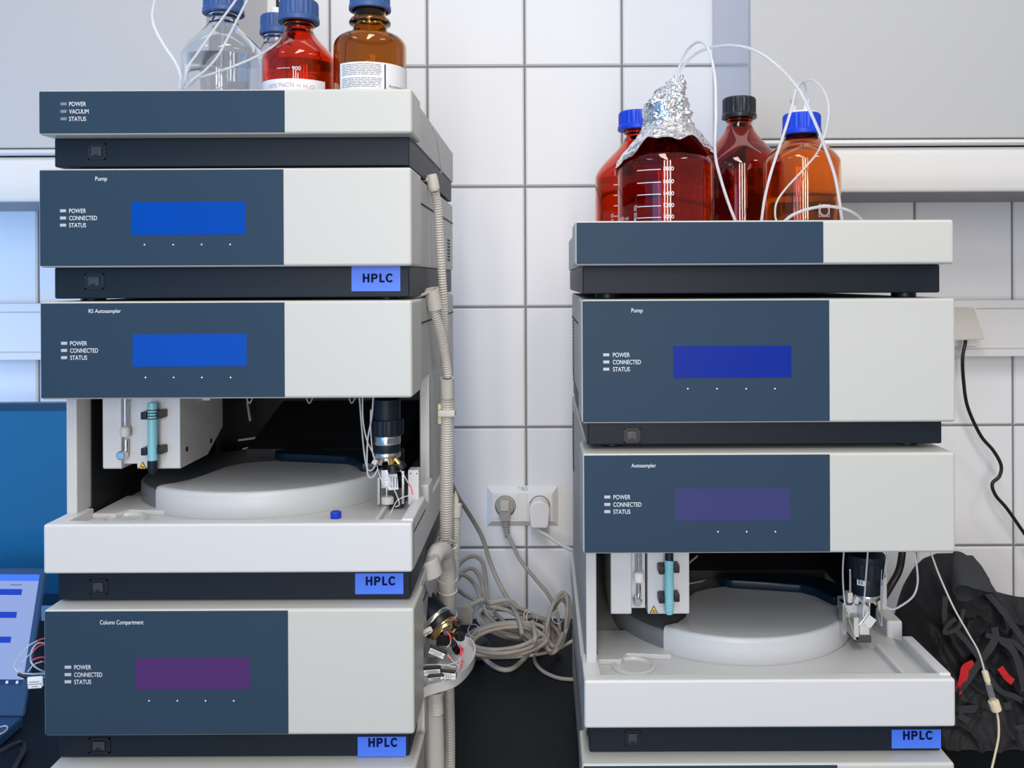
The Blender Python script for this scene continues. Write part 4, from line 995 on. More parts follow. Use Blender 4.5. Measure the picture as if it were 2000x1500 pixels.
fc = c + ax.normalized() * .054; u = ax.normalized().orthogonal().normalized(); v = ax.normalized().cross(u)
MB().lathe([(0, 0), (.012, 0), (.011, .004), (0, .004)], fc, 'brass', n=24, axis=ax).build('stator', l4)
for (px, py, d_) in ((873, 1233, 1.115), (893, 1218, 1.13), (899, 1243, 1.125), (884, 1254, 1.13), (893, 1268, 1.14)):
    q = W(px, py, d_); dr = (q - fc); st = fc + dr.normalized() * min(.008, dr.length * .3)
    MB().lathe([(0, 0), (.0028, 0), (.0028, dr.length * .55), (0, dr.length * .55)], st, 'brass', n=10, axis=dr).build('fitting', l4, sharp=25)
    MB().lathe([(0, 0), (.0050, 0), (.0058, .001), (.0058, .0085), (.005, .0095), (.002, .0095), (.0018, .006), (0, .006)], q - dr.normalized() * .005, 'black', n=20, axis=dr).build('finger_nut', l4)
pxbox(l4, 'mount_block', 843, 876, 1240, 1262, 1.16, 1.19, 'black')
# drip tray
zt_ = WZ(880, 1318, 1.14)
dt = MB(); P = []
xL, xR = cb - .004, WX(925, 1290, 1.17)
pts = [(xL, .07), (xR - .05, .09), (xR - .018, .115), (xR - .002, .16), (xR, .20), (xR - .010, .235), (xR - .034, .245), (xR - .044, .27), (xL, .275)]
sm = []
for i in range(len(pts)):
    p0, p1, p2, p3 = [Vector(pts[(i + k - 1) % len(pts)]) for k in range(4)]
    if i in (0, len(pts) - 1, len(pts) - 2): sm.append(tuple(p1)); continue
    for k in range(6):
        t = k / 6; sm.append(tuple(.5 * ((2 * p1) + (-p0 + p2) * t + (2 * p0 - 5 * p1 + 4 * p2 - p3) * t * t + (-p0 + 3 * p1 - 3 * p2 + p3) * t ** 3)))
dt.prism(sm, 'z', zt_ - .004, zt_, 'tray', .0008)
cen = Vector((sum(q[0] for q in sm) / len(sm), sum(q[1] for q in sm) / len(sm)))
b = bmesh.new(); n = len(sm)
def off(q, k): v = Vector(q) - cen; return cen + v * (1 - k / max(v.length, .001))
rings = [[b.verts.new((*off(q, k), z)) for q in sm] for k, z in ((0, zt_ - .003), (-.0006, zt_ + .009), (.0022, zt_ + .009), (.0028, zt_ - .001))]
for A, B in zip(rings, rings[1:]):
    for j in range(n): b.faces.new((A[j], A[(j + 1) % n], B[(j + 1) % n], B[j]))
bmesh.ops.recalc_face_normals(b, faces=b.faces[:]); dt.merge(b, 'tray')
dt.build('drip_tray', l4)
pxbox(l4, 'tray_block', 826, 850, 1262, 1285, 1.14, 1.22, 'discdark')
pxbox(l4, 'rear_cover', 800, 829, 1335, 1437, 1.09, 1.11, 'tray')
MB().tube([W(850, 1345, 1.15), W(846, 1370, 1.15), W(848, 1430, 1.15), W(850, 1520, 1.15)], .013, 'fit', n=20).build('drain_spout', l4)
MB().tube([W(850, 1350, 1.145), W(852, 1395, 1.145)], .0095, 'hose', n=16, corr=(.0034, .06), smoothpts=False).build('ribbed_insert', l4)

def tagpart(root, pts_c, w_, h_, rz, m1='black', tilt=0):
    c = W(*pts_c); R = Matrix.Rotation(rz, 3, 'Y') @ Matrix.Rotation(tilt, 3, 'X')
    o = MB().box(c.x - w_ / 2 - .001, c.x + w_ / 2 + .001, c.y, c.y + .003, c.z - h_ / 2 + .001, c.z + h_ / 2 + .0035, m1, .0012, rot=R, piv=c).build('tag_holder', root)
    MB().box(c.x - w_ / 2, c.x + w_ / 2, c.y - .0007, c.y - .0001, c.z - h_ / 2, c.z + h_ / 2, 'paper', .0002, rot=R, piv=c).build('paper_tag', root)
    s = MB(); random.seed(int(pts_c[0]))
    for k, (f0, f1) in enumerate(((.15, .75), (.05, .9), (.3, .7))):
        z = c.z + h_ * (.28 - .27 * k)
        x = -w_ / 2 + w_ * f0
        while x < -w_ / 2 + w_ * f1:
            e = x + random.uniform(.0008, .0028); s.box(c.x + x, c.x + e, c.y - .0010, c.y - .0007, z - .0004, z + .0004, 'greyink', rot=R, piv=c); x = e + .0006
    q = s.build('small_print', root); q['kind'] = 'stuff'
tagpart(l4, (853, 1276, 1.10), .020, .0068, .42)
tagpart(l4, (844, 1313, 1.08), .020, .0065, -.08)
tagpart(l4, (876, 1320, 1.10), .018, .0070, .10)
tagpart(l4, (851, 1325, 1.06), .017, .0028, -.10)
tagpart(l4, (836, 1236, 1.10), .011, .0040, -.5, 'ivory')
def wire(root, pts, r=.0006, m='ptfe', nm='capillary'): MB().tube([W(*p) for p in pts], r, m, n=6).build(nm, root)
wire(l4, [(840, 1238, 1.10), (855, 1226, 1.10), (872, 1215, 1.10), (880, 1212, 1.10)], .0009, 'steel'); wire(l4, [(878, 1213, 1.10), (885, 1210, 1.105), (893, 1212, 1.115)], .0009, 'redpl', 'red_sleeve')
wire(l4, [(872, 1233, 1.105), (879, 1242, 1.10), (880, 1250, 1.10)], .0011, 'redpl', 'red_sleeve'); wire(l4, [(880, 1250, 1.10), (879, 1258, 1.10), (873, 1264, 1.10)], .0007)
wire(l4, [(884, 1245, 1.12), (893, 1254, 1.10), (896, 1262, 1.10)], .0007); wire(l4, [(896, 1260, 1.10), (900, 1268, 1.10), (899, 1280, 1.10)], .0011, 'redpl', 'red_sleeve')
wire(l4, [(909, 1243, 1.12), (909, 1255, 1.11), (905, 1268, 1.10)], .0007); wire(l4, [(905, 1266, 1.10), (903, 1274, 1.10), (898, 1282, 1.10)], .0011, 'redpl', 'red_sleeve')
wire(l4, [(900, 1278, 1.10), (896, 1290, 1.10), (880, 1297, 1.10), (850, 1302, 1.10), (830, 1304, 1.10)], .0007)
wire(l4, [(826, 1299, 1.10), (860, 1298, 1.10), (890, 1303, 1.10)], .0007); wire(l4, [(875, 1278, 1.10), (884, 1290, 1.10), (898, 1302, 1.10)], .0005)
wire(l4, [(899, 1305, 1.10), (901, 1300, 1.10), (904, 1290, 1.10)], .0011, 'redpl', 'red_sleeve'); wire(l4, [(872, 1279, 1.10), (878, 1286, 1.10)], .0011, 'redpl', 'red_sleeve')
wire(l4, [(899, 1290, 1.10), (893, 1310, 1.10), (880, 1322, 1.10), (860, 1332, 1.10)], .0006)
# wires and tag on the left side of the column compartment
lx = gl4['B0'] - .0015
for pts, m, r in (([(95, 1247, 1.12), (82, 1248, 1.1), (70, 1253, 1.09)], 'redpl', .0010), ([(72, 1252, 1.09), (55, 1262, 1.08), (35, 1285, 1.08), (28, 1302, 1.08), (38, 1313, 1.08), (60, 1316, 1.08), (95, 1314, 1.1)], 'ptfe', .0008),
    ([(95, 1257, 1.12), (76, 1262, 1.1), (62, 1275, 1.09)], 'redpl', .0010), ([(64, 1273, 1.09), (48, 1288, 1.08), (38, 1303, 1.08), (42, 1312, 1.08)], 'ptfe', .0007),
    ([(95, 1258, 1.12), (75, 1256, 1.1), (62, 1270, 1.09), (60, 1290, 1.09), (68, 1302, 1.09), (84, 1311, 1.1), (95, 1312, 1.12)], 'ptfe', .0010),
    ([(95, 1285, 1.12), (78, 1284, 1.1), (61, 1290, 1.09)], 'redpl', .0010), ([(95, 1293, 1.12), (80, 1292, 1.1)], 'redpl', .0010), ([(82, 1292, 1.1), (66, 1298, 1.09), (54, 1312, 1.08)], 'ptfe', .0008),
    ([(95, 1318, 1.12), (75, 1317, 1.1), (50, 1319, 1.08)], 'ptfe', .0008), ([(95, 1322, 1.12), (70, 1324, 1.1), (45, 1318, 1.08)], 'ptfe', .0007)):
    wire(l4, pts, r, m, 'red_sleeve' if m == 'redpl' else 'capillary')
wire(l4, [(36, 1316, 1.08), (50, 1321, 1.08), (58, 1322, 1.08)], .0024, 'darkcable', 'dark_clip'); wire(l4, [(52, 1323, 1.09), (76, 1322, 1.09)], .0018, 'darkcable', 'dark_clip')
tagpart(l4, (68, 1336, 1.07), .0165, .0100, -.06, 'paper')

# ------------------------------------------------------------------ wall socket and its plugs
sk = empty('double_socket', W(1020, 1027, DW), 'white double wall socket between the two stacks', 'socket')
a, c = W(951, 1027, DW), W(1090, 948, DW)
m = MB(); x0, x1, z0, z1 = a.x, c.x, a.z, c.z; ins = .0125; y0, y1 = YW - .012, YW - .0004
b = bmesh.new(); A = [b.verts.new(q) for q in ((x0, y1, z0), (x1, y1, z0), (x1, y1, z1), (x0, y1, z1))]; B = [b.verts.new(q) for q in ((x0 + ins * .9, y0, z0 + ins), (x1 - ins * .9, y0, z0 + ins), (x1 - ins * .9, y0, z1 - ins), (x0 + ins * .9, y0, z1 - ins))]
b.faces.new(B); b.faces.new(A[::-1])
for k in range(4): b.faces.new((A[k], A[(k + 1) % 4], B[(k + 1) % 4], B[k]))
bmesh.ops.recalc_face_normals(b, faces=b.faces[:]); m.merge(b, 'socket', False); m.build('frame', sk)
def ringplate(root, px, py):
    c = W(px, py, DW - .014)
    MB().box(c.x - .0265, c.x + .0265, y0 - .0012, y0 + .001, c.z - .0265, c.z + .0265, 'socket', .002, 3).build('insert', root)
    MB().lathe([(0, -.0006), (.0205, -.0006), (.0215, .0003), (.0200, .0004), (.0195, -.0002), (0, -.0002)], (c.x, y0 - .0012, c.z), 'socketin', n=48, axis=(0, -1, 0)).build('contact_well', root)
    return c
c1 = ringplate(sk, 987, 988.5); c2 = ringplate(sk, 1054, 988.5)
t = MB(); text_front(t, 'T 19k/25', WX(1011, 955, DW - .01), WX(1030, 955, DW - .01), WZ(1020, 958.5, DW - .01), WZ(1020, 952, DW - .01), 0, 'greyink', .0)
for v in t.bm.verts: v.co.y = YW - .0004 - .0116 * (z1 - v.co.z) / ins - .0006
t.build('lettering', sk)
pg = empty('power_plug', (c1.x, y0, c1.z), 'beige-grey angled plug with ribbed cord in the socket half nearer the hoses', 'plug')
MB().lathe([(0, 0), (.0185, 0), (.0185, .010), (.016, .014), (0, .014)], (c1.x, y0 - .0010, c1.z), 'plug', n=40, axis=(0, -1, 0)).build('plug_body', pg)
q = MB(); q.box(c1.x - .0095, c1.x + .0085, y0 - .030, y0 - .012, c1.z - .004, c1.z + .0155, 'plugface', .002); q.build('grip', pg)
q = MB(); q.prism([(c1.x - .0125, c1.z - .002), (c1.x + .0125, c1.z - .002), (c1.x + .0085, c1.z - .026), (c1.x - .0085, c1.z - .026)], 'y', y0 - .026, y0 - .010, 'plug', .002); q.build('neck', pg)
for k in range(5): MB().lathe([(0, 0), (.0085 - k * .0008, 0), (.0085 - k * .0008, .0038), (0, .0038)], (c1.x + .001 + k * .0006, y0 - .017, c1.z - .031 - k * .0052), 'plug', n=20, axis=(0, 0, 1)).build('strain_rib', pg)
MB().tube([(c1.x + .002, y0 - .017, c1.z - .026), (c1.x + .004, y0 - .017, c1.z - .060)], .0045, 'plug', n=12, smoothpts=False).build('cord_sleeve', pg)
pw = empty('power_plug', (c2.x, y0, c2.z), 'smooth white flat plug in the socket half beside the shorter stack', 'plug')
n_ = 24; pts = [(c2.x - .0005 + .0215 * cos(pi * k / n_), c2.z - .004 + .0215 * sin(pi * k / n_)) for k in range(n_ + 1)] + [(c2.x - .0185, c2.z - .030), (c2.x - .0175, c2.z - .0365), (c2.x - .014, c2.z - .038), (c2.x + .014, c2.z - .038), (c2.x + .0165, c2.z - .0365), (c2.x + .018, c2.z - .030)]
MB().prism(pts, 'y', y0 - .032, y0 - .0016, 'plugw', .0035, 3).build('plug_body', pw)
MB().tube([(c2.x - .004, y0 - .020, c2.z - .038), (c2.x - .001, y0 - .020, c2.z - .048)], .0048, 'cablew', n=12, smoothpts=False).build('cord_sleeve', pw)
def tb(z): return max(z, TABLE)
def lay(pts, r):
    out = []
    for p in pts:
        if p[2] is None: p = (p[0], p[1], (EYE - TABLE - r * 1.05) * F / (p[1] + (p[0] - CX) * TH - CY))
        v = W(*p); v.z = max(v.z, TABLE + r * 1.02); v.y = min(v.y, YW - r - .001); out.append(v)
    return out
def cord(name, label, pts, r=.0038, m='cable', cat='cable', root=None, extra=None):
    P = lay(pts, r)
    if root is not None: return MB().tube(P, r, m, n=12).build(name, root)
    return MB().tube(P, r, m, n=12).build(name, None, label, cat)
P0 = Vector((c1.x + .004, y0 - .017, c1.z - .058))
MB().tube([P0] + lay([(995, 1050, 1.80), (1015, 1092, 1.79), (1045, 1130, 1.78), (1070, 1160, 1.77), (1085, 1190, 1.76), (1093, 1225, 1.74), (1090, 1262, 1.72)], .0038), .0038, 'cable', n=12).build('cord', pg)
MB().tube([Vector((c2.x - .002, y0 - .020, c2.z - .046))] + lay([(1072, 1048, 1.80), (1092, 1062, 1.79), (1118, 1074, 1.77), (1140, 1076, 1.74), (1165, 1060, 1.70)], .0036), .0036, 'cablew', n=12).build('cord', pw)
# beige cords hanging behind the hoses and coiled upon the bench
cord('power_cable', 'beige cable hanging from behind the taller stack to the coils', [(880, 940, 1.62), (893, 968, 1.64), (920, 1010, 1.68), (942, 1050, 1.70), (958, 1100, 1.70), (980, 1150, 1.68), (1002, 1185, 1.66), (1015, 1215, 1.62), (1020, 1240, 1.60)], .0042)
def coil(name, label, cx, cy, d, rx, ry, turns, r, tie, seed, m='cable', tilt=0.0, tail=None, dd=.03):
    """bundle of looped cable, tied"""
    random.seed(seed); root = empty(name, W(cx, cy, d), label, 'cable')
    P = []; n = 14
    for t in range(turns):
        ox, oy, sx, sy = random.uniform(-5, 5), random.uniform(-5, 5), random.uniform(.82, 1.12), random.uniform(.80, 1.12)
        for k in range(n):
            a = 2 * pi * k / n + .3
            x, y = rx * sx * cos(a), ry * sy * sin(a)
            x, y = x * cos(tilt) - y * sin(tilt), x * sin(tilt) + y * cos(tilt)
            P.append((cx + ox + x, cy + oy + y, d + dd * (sin(a) * -1) + random.uniform(-.006, .006) + t * .004))
    if tail: P += tail
    MB().tube(lay(P, r), r, m, n=10, sub=5).build('cable_loops', root)
    if tie:
        for (px, py) in tie:
            MB().lathe([(.0105, 0), (.0115, .0008), (.0115, .0016), (.0105, .0022)], W(px, py, d - .01), 'hose', n=20, axis=(.4, -.75, .5), close=True).build('cable_tie', root)
    return root
coil('coiled_cable', 'beige cable bundle of long low loops lying on the bench front of the heap', 985, 1246, 1.60, 80, 30, 6, .0038, [(925, 1232)], 2, tilt=-.12)
coil('coiled_cable', 'beige cable bundle in the middle of the heap under the double socket', 1000, 1212, 1.68, 64, 26, 6, .0040, [(1033, 1203), (956, 1184)], 5, tilt=.25)
coil('coiled_cable', 'upright tied cable bundle leaning against the shorter stack', 1088, 1216, 1.62, 20, 54, 6, .0038, [(1088, 1206)], 9, tilt=.22, dd=.02)
for lb, pts in (('outermost arched beige cable standing against the tiles beside the slim hose', [(893, 1108, 1.74), (905, 1094, 1.75), (925, 1086, 1.76), (942, 1098, 1.76), (949, 1130, 1.75), (951, 1165, 1.73), (960, 1190, 1.70), (985, 1215, 1.68)]),
    ('middle arched beige cable standing against the tiles beside the slim hose', [(893, 1132, 1.72), (905, 1116, 1.73), (922, 1110, 1.74), (936, 1125, 1.74), (944, 1150, 1.73), (948, 1180, 1.70), (965, 1205, 1.67)]),
    ('lowest arched beige cable crossing downward from the slim hose', [(890, 1122, 1.70), (908, 1124, 1.71), (926, 1140, 1.72), (937, 1165, 1.71), (944, 1190, 1.69), (975, 1225, 1.66)]),
    ('beige cable sagging from the slim hose under the arched ones', [(890, 1148, 1.68), (905, 1160, 1.69), (928, 1172, 1.69), (955, 1183, 1.68), (1000, 1196, 1.67), (1030, 1225, 1.65)])):
    cord('power_cable', lb, pts, .0038)
coil('coiled_cable', 'small knotted cable bundle at the bench edge of the heap near the shorter stack', 1052, 1236, 1.66, 38, 24, 5, .0038, [(1038, 1206)], 15, tilt=.5)
cord('power_cable', 'beige cable curving widest across the front of the heap', [(925, 1262, 1.60), (950, 1290, None), (975, 1306, None), (1000, 1306, None), (1025, 1285, None), (1045, 1250, 1.58), (1040, 1215, 1.64)], .0044, 'plug')
cord('power_cable', 'thin light cable lying flat from the drip tray to the shorter stack', [(900, 1276, None), (940, 1283, None), (990, 1284, None), (1050, 1278, None), (1085, 1270, None), (1112, 1255, 1.64), (1135, 1242, 1.64)], .0030, 'hose')
cord('power_cable', 'single cable loop nearest on the black bench ending at the shorter stack', [(1066, 1250, 1.64), (1046, 1275, None), (1046, 1295, None), (1062, 1312, None), (1090, 1324, None), (1120, 1327, None), (1145, 1325, None)], .0034, 'cable')
cn = empty('power_connector', W(915, 1200, 1.6), 'beige moulded appliance connector lying on the heap beside the brass valve', 'connector')
R_ = Matrix.Rotation(-.35, 3, 'Y') @ Matrix.Rotation(.2, 3, 'Z'); c = W(912, 1194, 1.60)
MB().prism([(c.x - .022, c.z - .012), (c.x - .012, c.z - .020), (c.x + .010, c.z - .020), (c.x + .014, c.z + .006), (c.x + .004, c.z + .016), (c.x - .016, c.z + .014)], 'y', c.y - .014, c.y + .012, 'plug', .003).build('connector_body', cn)
MB().box(c.x - .010, c.x + .006, c.y - .0165, c.y - .0135, c.z - .014, c.z - .002, 'cable', .001).build('grip_recess', cn)
MB().tube([c + Vector((.006, 0, .010)), c + Vector((.026, .0, .020)), W(955, 1178, 1.62), W(990, 1172, 1.63), W(1010, 1185, 1.64)], .0046, 'plug', n=12).build('cord', cn)
for k in range(3): MB().lathe([(.0058, 0), (.0066, .001), (.0058, .002)], c + Vector((.016 + k * .004, 0, .016 + k * .002)), 'plug', n=14, axis=(1, 0, .5), close=True).build('strain_rib', cn)
db = W(925, 1222, 1.66); MB().lathe([(0, 0), (.03, .002), (.034, .016), (.026, .028), (0, .030)], (db.x, db.y, TABLE), 'innergrey', n=36).build('dark_adapter', None, 'dark rounded adapter under the beige connector in the cable heap', 'adapter')

# ------------------------------------------------------------------ trunking flap and black cord
fl = empty('flap_socket', W(1895, 620, 1.76), 'cream socket with lifted flap on the trunking, black cord plugged in', 'socket')
d = DW - .053
a = W(1862, 690, d); c = W(1905, 600, d)
MB().box(a.x, c.x, d - 1 - .004, d - 1 + .001, WZ(1890, 676, d), WZ(1890, 600, d), 'socket', .0015).build('socket_plate', fl)
b = bmesh.new(); zt2, zb2 = WZ(1890, 604, d), WZ(1890, 666, d - .04)
tp = [W(1850, 602, d - .003), W(1902, 604, d - .003), W(1923, 664, d - .05), W(1850, 666, d - .05)]
A = [b.verts.new(v) for v in tp]; B = [b.verts.new(v + Vector((0, -.0015, .0035))) for v in tp]
b.faces.new(A[::-1]); b.faces.new(B)
for k in range(4): b.faces.new((A[k], A[(k + 1) % 4], B[(k + 1) % 4], B[k]))
bmesh.ops.recalc_face_normals(b, faces=b.faces[:]); bmesh.ops.bevel(b, geom=b.edges[:], offset=.001, segments=2, affect='EDGES')
m = MB(); m.merge(b, 'ivory'); m.build('lifted_flap', fl)
MB().tube([W(1886, 660, 1.765), W(1885, 672, 1.75), W(1880, 700, 1.75), W(1882, 745, 1.76), (W(1890, 795, 1.77)), W(1915, 850, 1.78), W(1940, 880, 1.78), W(1955, 908, 1.78), W(1952, 930, 1.78), W(1938, 945, 1.78), W(1945, 968, 1.78), W(1968, 995, 1.78), W(2010, 1055, 1.78), W(2060, 1120, 1.78)], .0034, 'cableb', n=12).build('black_cord', fl)

# ------------------------------------------------------------------ monitor and laptop
mo = empty('monitor', W(40, 1140, 1.62), 'dark monitor lit blue behind the laptop at the wall', 'monitor')
d = 1.62; a = W(-420, 1186, d); c = W(141, 787, d)
MB().box(a.x, c.x, d - 1, d - 1 + .022, a.z, c.z, 'bezel', .003).build('housing', mo)
MB().box(a.x + .006, c.x - .0022, d - 1 - .0006, d - 1 + .001, WZ(40, 1160, d), WZ(40, 803, d), 'monitor', .0004).build('screen_glass', mo)
mx = (a.x + c.x) / 2
MB().box(mx - .03, mx + .03, d - 1 + .0215, d - 1 + .035, TABLE + .006, a.z + .12, 'bezel', .004).build('stand', mo)
MB().box(mx - .13, mx + .13, d - 1 - .05, d - 1 + .10, TABLE, TABLE + .008, 'bezel', .003).build('stand_foot', mo)

lp = empty('laptop', W(20, 1450, 1.2), 'open laptop with pale blue page showing, beside the column compartment', 'laptop')
# lid: leaning plane seen obliquely; corners from the photo at real distances
TR, BR = W(90, 1110, 1.50), W(46, 1398, 1.402)
BR.z = TABLE + .016
wid = .33; dirx = Vector((-1, .03, 0)).normalized()
TL, BL = TR + dirx * wid, BR + dirx * wid
nrm = (TL - TR).cross(BR - TR).normalized()
if nrm.y > 0: nrm = -nrm
def quad(nm, f0, f1, g0, g1, lift, th_, m, parent, bev=.0):
    """panel on the lid: f along width from the right (0..1), g down (0..1)"""
    def P(f, g, h): 
        t = TR.lerp(TL, f); bb = BR.lerp(BL, f); return t.lerp(bb, g) + nrm * h
    b = bmesh.new(); A = [b.verts.new(P(f, g, lift)) for f, g in ((f0, g0), (f1, g0), (f1, g1), (f0, g1))]; B = [b.verts.new(P(f, g, lift - th_)) for f, g in ((f0, g0), (f1, g0), (f1, g1), (f0, g1))]
    b.faces.new(A); b.faces.new(B[::-1])
    for k in range(4): b.faces.new((A[k], A[(k + 1) % 4], B[(k + 1) % 4], B[k]))
    bmesh.ops.recalc_face_normals(b, faces=b.faces[:])
    if bev: bmesh.ops.bevel(b, geom=b.edges[:], offset=bev, segments=2, affect='EDGES')
    m_ = MB(); m_.merge(b, m, smooth=bool(bev)); return m_.build(nm, parent)
lid = quad('lid', 0, 1, 0, 1, 0, .006, 'lapshell', lp, .0015)
scr = quad('screen', .028, .97, .045, .80, .0004, .0008, 'lapscreen', lp)
def sq(nm, *a_): return quad(nm, *a_, scr)
sq('title_bar', .028, .97, .045, .092, .0007, .0004, 'sticker')
sq('task_bar', .028, .97, .765, .80, .0007, .0004, 'laptop_ui')
for g in (.150, .310, .480): sq('blue_bar', .105 + (g - .15) * .05, .97, g, g + .042, .0007, .0004, 'lapblue')
sq('text_line', .11, .17, .117, .123, .0007, .0004, 'greyink')
for f in (.05, .10, .15): sq('icon', f, f + .012, .773, .792, .0009, .0003, 'paper')
# keyboard deck lying on the bench toward the viewer
dk = MB(); b = bmesh.new(); fr = Vector((.02, -1, 0)).normalized() * .22
base = [BR, BL, BL + fr, BR + fr]
A = [b.verts.new((p.x, p.y, TABLE + .0155)) for p in base]; B = [b.verts.new((p.x, p.y, TABLE + .0005)) for p in base]
b.faces.new(A); b.faces.new(B[::-1])
for k in range(4): b.faces.new((A[k], A[(k + 1) % 4], B[(k + 1) % 4], B[k]))
bmesh.ops.recalc_face_normals(b, faces=b.faces[:]); bmesh.ops.bevel(b, geom=b.edges[:], offset=.002, segments=2, affect='EDGES')
dk.merge(b, 'lapshell'); dk.build('keyboard_deck', lp)
def mesh_laid(pts, r):
    return lay(pts, r)
def deck(px, py, h): return W(px, py, (EYE - TABLE - h) * F / (py + (px - CX) * TH - CY))
MB().tube([deck(-20, 1428, .0175), deck(0, 1420, .0175), deck(12, 1418, .0175), deck(14, 1424, .0175), deck(4, 1432, .0175), deck(-20, 1440, .0175)], .0012, 'ptfe', n=8).build('white_wire', None, 'thin white wire loop on the laptop corner', 'wire')
MB().tube([deck(-30, 1476, .020), deck(0, 1468, .020), deck(28, 1455, .018), deck(42, 1452, .010), deck(46, 1468, .005), deck(34, 1490, .005), deck(20, 1520, .012)], .0040, 'darkcable', n=10).build('dark_cable', None, 'dark blue-grey cable looped on the bench before the laptop', 'cable')

# ------------------------------------------------------------------ black apron slumped behind the shorter stack
def apron():
    root = empty('apron', W(1900, 1480, 1.42), 'crumpled black cloth apron with loose straps slumped against the tiles', 'apron')
    top = [(1738, 1262), (1744, 1225), (1752, 1190), (1764, 1165), (1776, 1130), (1790, 1105), (1806, 1090), (1830, 1081), (1868, 1080), (1890, 1092), (1908, 1110), (1925, 1130), (1930, 1152), (1960, 1160), (1985, 1166), (2030, 1170), (2080, 1190), (2130, 1250), (2150, 1330)]
    d0 = 1.44
    def ty(px):
        for (x0, y0_), (x1, y1_) in zip(top, top[1:]):
            if x0 <= px <= x1: return y0_ + (y1_ - y0_) * (px - x0) / (x1 - x0)
        return 1300
    nx, ny = 170, 150; xs = [1738 + (2150 - 1738) * i / nx for i in range(nx + 1)]
    b = bmesh.new(); yb = 548 + (EYE - TABLE) * F / d0
    def pt(i, j, side):
        px = xs[i]; f = j / ny; t = ty(px); py = t + (yb - t) * f
        ex = min(1, (px - 1738) / 40, (2150 - px) / 50); e = min(1, f * 4.5) ** .6 * max(0, ex) ** .5
        u, v_ = px / 60, py / 60
        wv = noise.noise(Vector((u * .8, v_ * .8, 11))) * .9
        def ridge(q): return 1 - min(1, abs(noise.noise(q)) * 2.6)
        folds = noise.noise(Vector((u * .9 + v_ * .5, v_ * .35 - u * .3, 2))) * .040 + ridge(Vector((u * 1.1 - v_ * .75 + wv, v_ * .30 + u * .1, 7))) ** 2 * .026 + ridge(Vector((u * 1.9 + v_ * .5 - wv, v_ * .7, 4))) ** 2 * .011 + noise.noise(Vector((u * 5, v_ * 4, 1))) * .003 - .015
        bulge = .055 * e + .07 * e * f
        dy = -(bulge + folds * e * (1 - .8 * f ** 5)) if side == 0 else (.05 * e)
        X = (px - CX) * d0 / F; Z = EYE + (CY - py) * d0 / F - (px - CX) * TH * d0 / F
        return Vector((X, d0 - 1 + dy, max(Z, TABLE + .0005)))
    G = [[[b.verts.new(pt(i, j, s_)) for j in range(ny + 1)] for i in range(nx + 1)] for s_ in (0, 1)]
    for s_ in (0, 1):
        for i in range(nx):
            for j in range(ny): b.faces.new((G[s_][i][j], G[s_][i + 1][j], G[s_][i + 1][j + 1], G[s_][i][j + 1]))
    for i in range(nx):
        for j in (0, ny): b.faces.new((G[0][i][j], G[0][i + 1][j], G[1][i + 1][j], G[1][i][j]))
    for j in range(ny):
        for i in (0, nx): b.faces.new((G[0][i][j], G[0][i][j + 1], G[1][i][j + 1], G[1][i][j]))
    bmesh.ops.remove_doubles(b, verts=b.verts[:], dist=.00005)
    bmesh.ops.recalc_face_normals(b, faces=b.faces[:])
    m = MB(); m.merge(b, 'cloth'); m.build('cloth', root, sharp=80)
    def st(nm, pts, w_, m_='strap', th_=.0014, tw=.15, d=1.33): MB().ribbon([W(x, y, dd) for x, y, dd in [(p[0], p[1], p[2] if len(p) > 2 else d) for p in pts]], w_, th_, m_, twist=tw).build(nm, root)
    # folded cuff with dark mouth
    c = W(1896, 1152, 1.325); n = 40; mb = MB(); bmq = bmesh.new(); ax = Vector((-.10, -.62, -.60)).normalized()
    q = Vector((0, 0, 1)).rotation_difference(ax); R = []
    for k, (r, h) in enumerate(((.012, -.055), (.0185, -.038), (.0225, -.016), (.0235, .0), (.0230, .006), (.0208, .006), (.0200, -.002), (.014, -.030), (.004, -.042))):
        row = []
        for t_ in range(n):
            a_ = 2 * pi * t_ / n; wob = 1 + .10 * sin(3 * a_ + 1) + .05 * sin(7 * a_ + h * 60)
            row.append(bmq.verts.new(c + q @ Vector((r * wob * cos(a_) * 1.15, r * wob * sin(a_) * .85, h + .004 * sin(2 * a_)))))
        R.append(row)
    for A, B in zip(R, R[1:]):
        for t_ in range(n): bmq.faces.new((A[t_], A[(t_ + 1) % n], B[(t_ + 1) % n], B[t_]))
    bmesh.ops.recalc_face_normals(bmq, faces=bmq.faces[:]); mb.merge(bmq, 'strap'); mb.build('cuff', root, sharp=70)
    st('hem_fold', [(1882, 1190, 1.32), (1872, 1225, 1.32), (1846, 1236, 1.32), (1850, 1222, 1.32), (1866, 1208, 1.32)], .006, 'strap')
    st('waist_strap', [(1942, 1225), (1944, 1245), (1932, 1268), (1910, 1298), (1888, 1330), (1870, 1352)], .011)
    st('waist_strap', [(1846, 1165), (1846, 1215), (1868, 1232), (1895, 1262), (1915, 1290), (1930, 1320), (1955, 1350), (1985, 1362), (2030, 1390)], .008)
    st('waist_strap', [(1868, 1386), (1905, 1384), (1945, 1382), (1975, 1378)], .011)
    st('waist_strap', [(1872, 1396), (1895, 1410), (1930, 1420), (1975, 1424), (2030, 1416)], .010)
    st('neck_strap', [(1925, 1155), (1955, 1190), (1985, 1230), (2015, 1275)], .009)
    st('neck_strap', [(1955, 1250), (1978, 1270), (1990, 1300), (2000, 1350)], .010)
    st('neck_strap', [(1925, 1240), (1960, 1250), (1985, 1258), (2020, 1300)], .007)
    st('red_ribbon', [(1902, 1296, 1.33), (1886, 1304, 1.33), (1882, 1320, 1.33), (1874, 1345, 1.33), (1868, 1352, 1.33)], .012, 'redcloth')
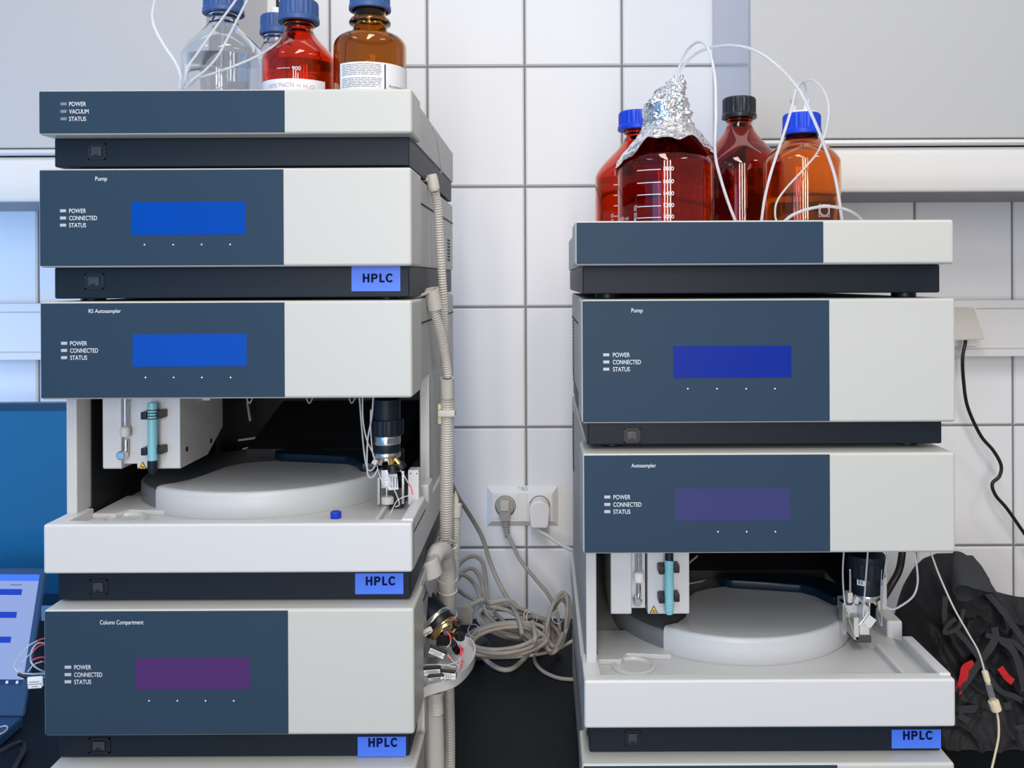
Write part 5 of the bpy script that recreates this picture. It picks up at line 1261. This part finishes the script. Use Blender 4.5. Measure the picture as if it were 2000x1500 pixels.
    st('red_ribbon', [(1953, 1304, 1.33), (1960, 1314, 1.33), (1968, 1324, 1.33), (1978, 1332, 1.33)], .010, 'redcloth')
apron()

# ------------------------------------------------------------------ inline filter hanging before the apron
fi = empty('inline_filter', W(1928, 1320, 1.06), 'slim inline filter with cream nuts on a pale tube before the black apron', 'filter')
d = 1.07
MB().tube([W(1815, 1070, 1.10), W(1822, 1090, 1.09), W(1835, 1125, 1.08), W(1862, 1185, d), (W(1890, 1235, d)), W(1910, 1270, d), W(1920, 1300, d), W(1923, 1314, d)], .0011, 'ivory', n=8).build('tube', fi)
MB().tube([W(1946, 1386, d), W(1950, 1410, d), W(1950, 1440, d), W(1943, 1475, d), W(1930, 1530, d)], .0014, 'cream', n=8).build('tube', fi)
def fseg(nm, a, c, r, m):
    A, C_ = W(a[0], a[1], d), W(c[0], c[1], d); L = (C_ - A).length
    MB().lathe([(0, 0), (r * .93, 0), (r, .0008), (r, L - .0008), (r * .93, L), (0, L)], A, m, n=24, axis=C_ - A).build(nm, fi)
fseg('upper_nut', (1923, 1311), (1929, 1331), .0037, 'cream'); fseg('upper_neck', (1929, 1331), (1931, 1337), .0022, 'cream'); fseg('filter_body', (1930, 1335), (1939, 1366), .0037, 'glassy')
fseg('lower_neck', (1938, 1364), (1940, 1372), .003, 'cream'); fseg('lower_nut', (1940, 1369), (1946, 1387), .0064, 'cream')

# ------------------------------------------------------------------ groups of repeats
for o in list(COL.objects):
    if o.parent is None and o.get('label'):
        n = o.name.split('.')[0]
        if n in ('reagent_bottle', 'foil_bottle'): o['group'] = 'solvent bottles on the taller stack' if o.location.x < -.1 else 'solvent bottles on the shorter stack'
        elif n == 'solvent_tube': o['group'] = 'solvent tubes at the bottles'
        elif n in ('power_cable', 'coiled_cable'): o['group'] = 'beige cables heaped between the stacks'
        elif n == 'drain_hose': o['group'] = 'ribbed drain hoses beside the taller stack'
        elif n == 'wall_cabinet': o['group'] = 'wall cabinets'
        elif n == 'cable_trunking': o['group'] = 'cable trunking on the tiles'
        elif n == 'power_plug': o['group'] = 'plugs in the double socket'
        elif o.get('category') == 'laboratory instrument': o['group'] = 'instruments of the taller stack' if o.location.x < -.1 else 'instruments of the shorter stack'
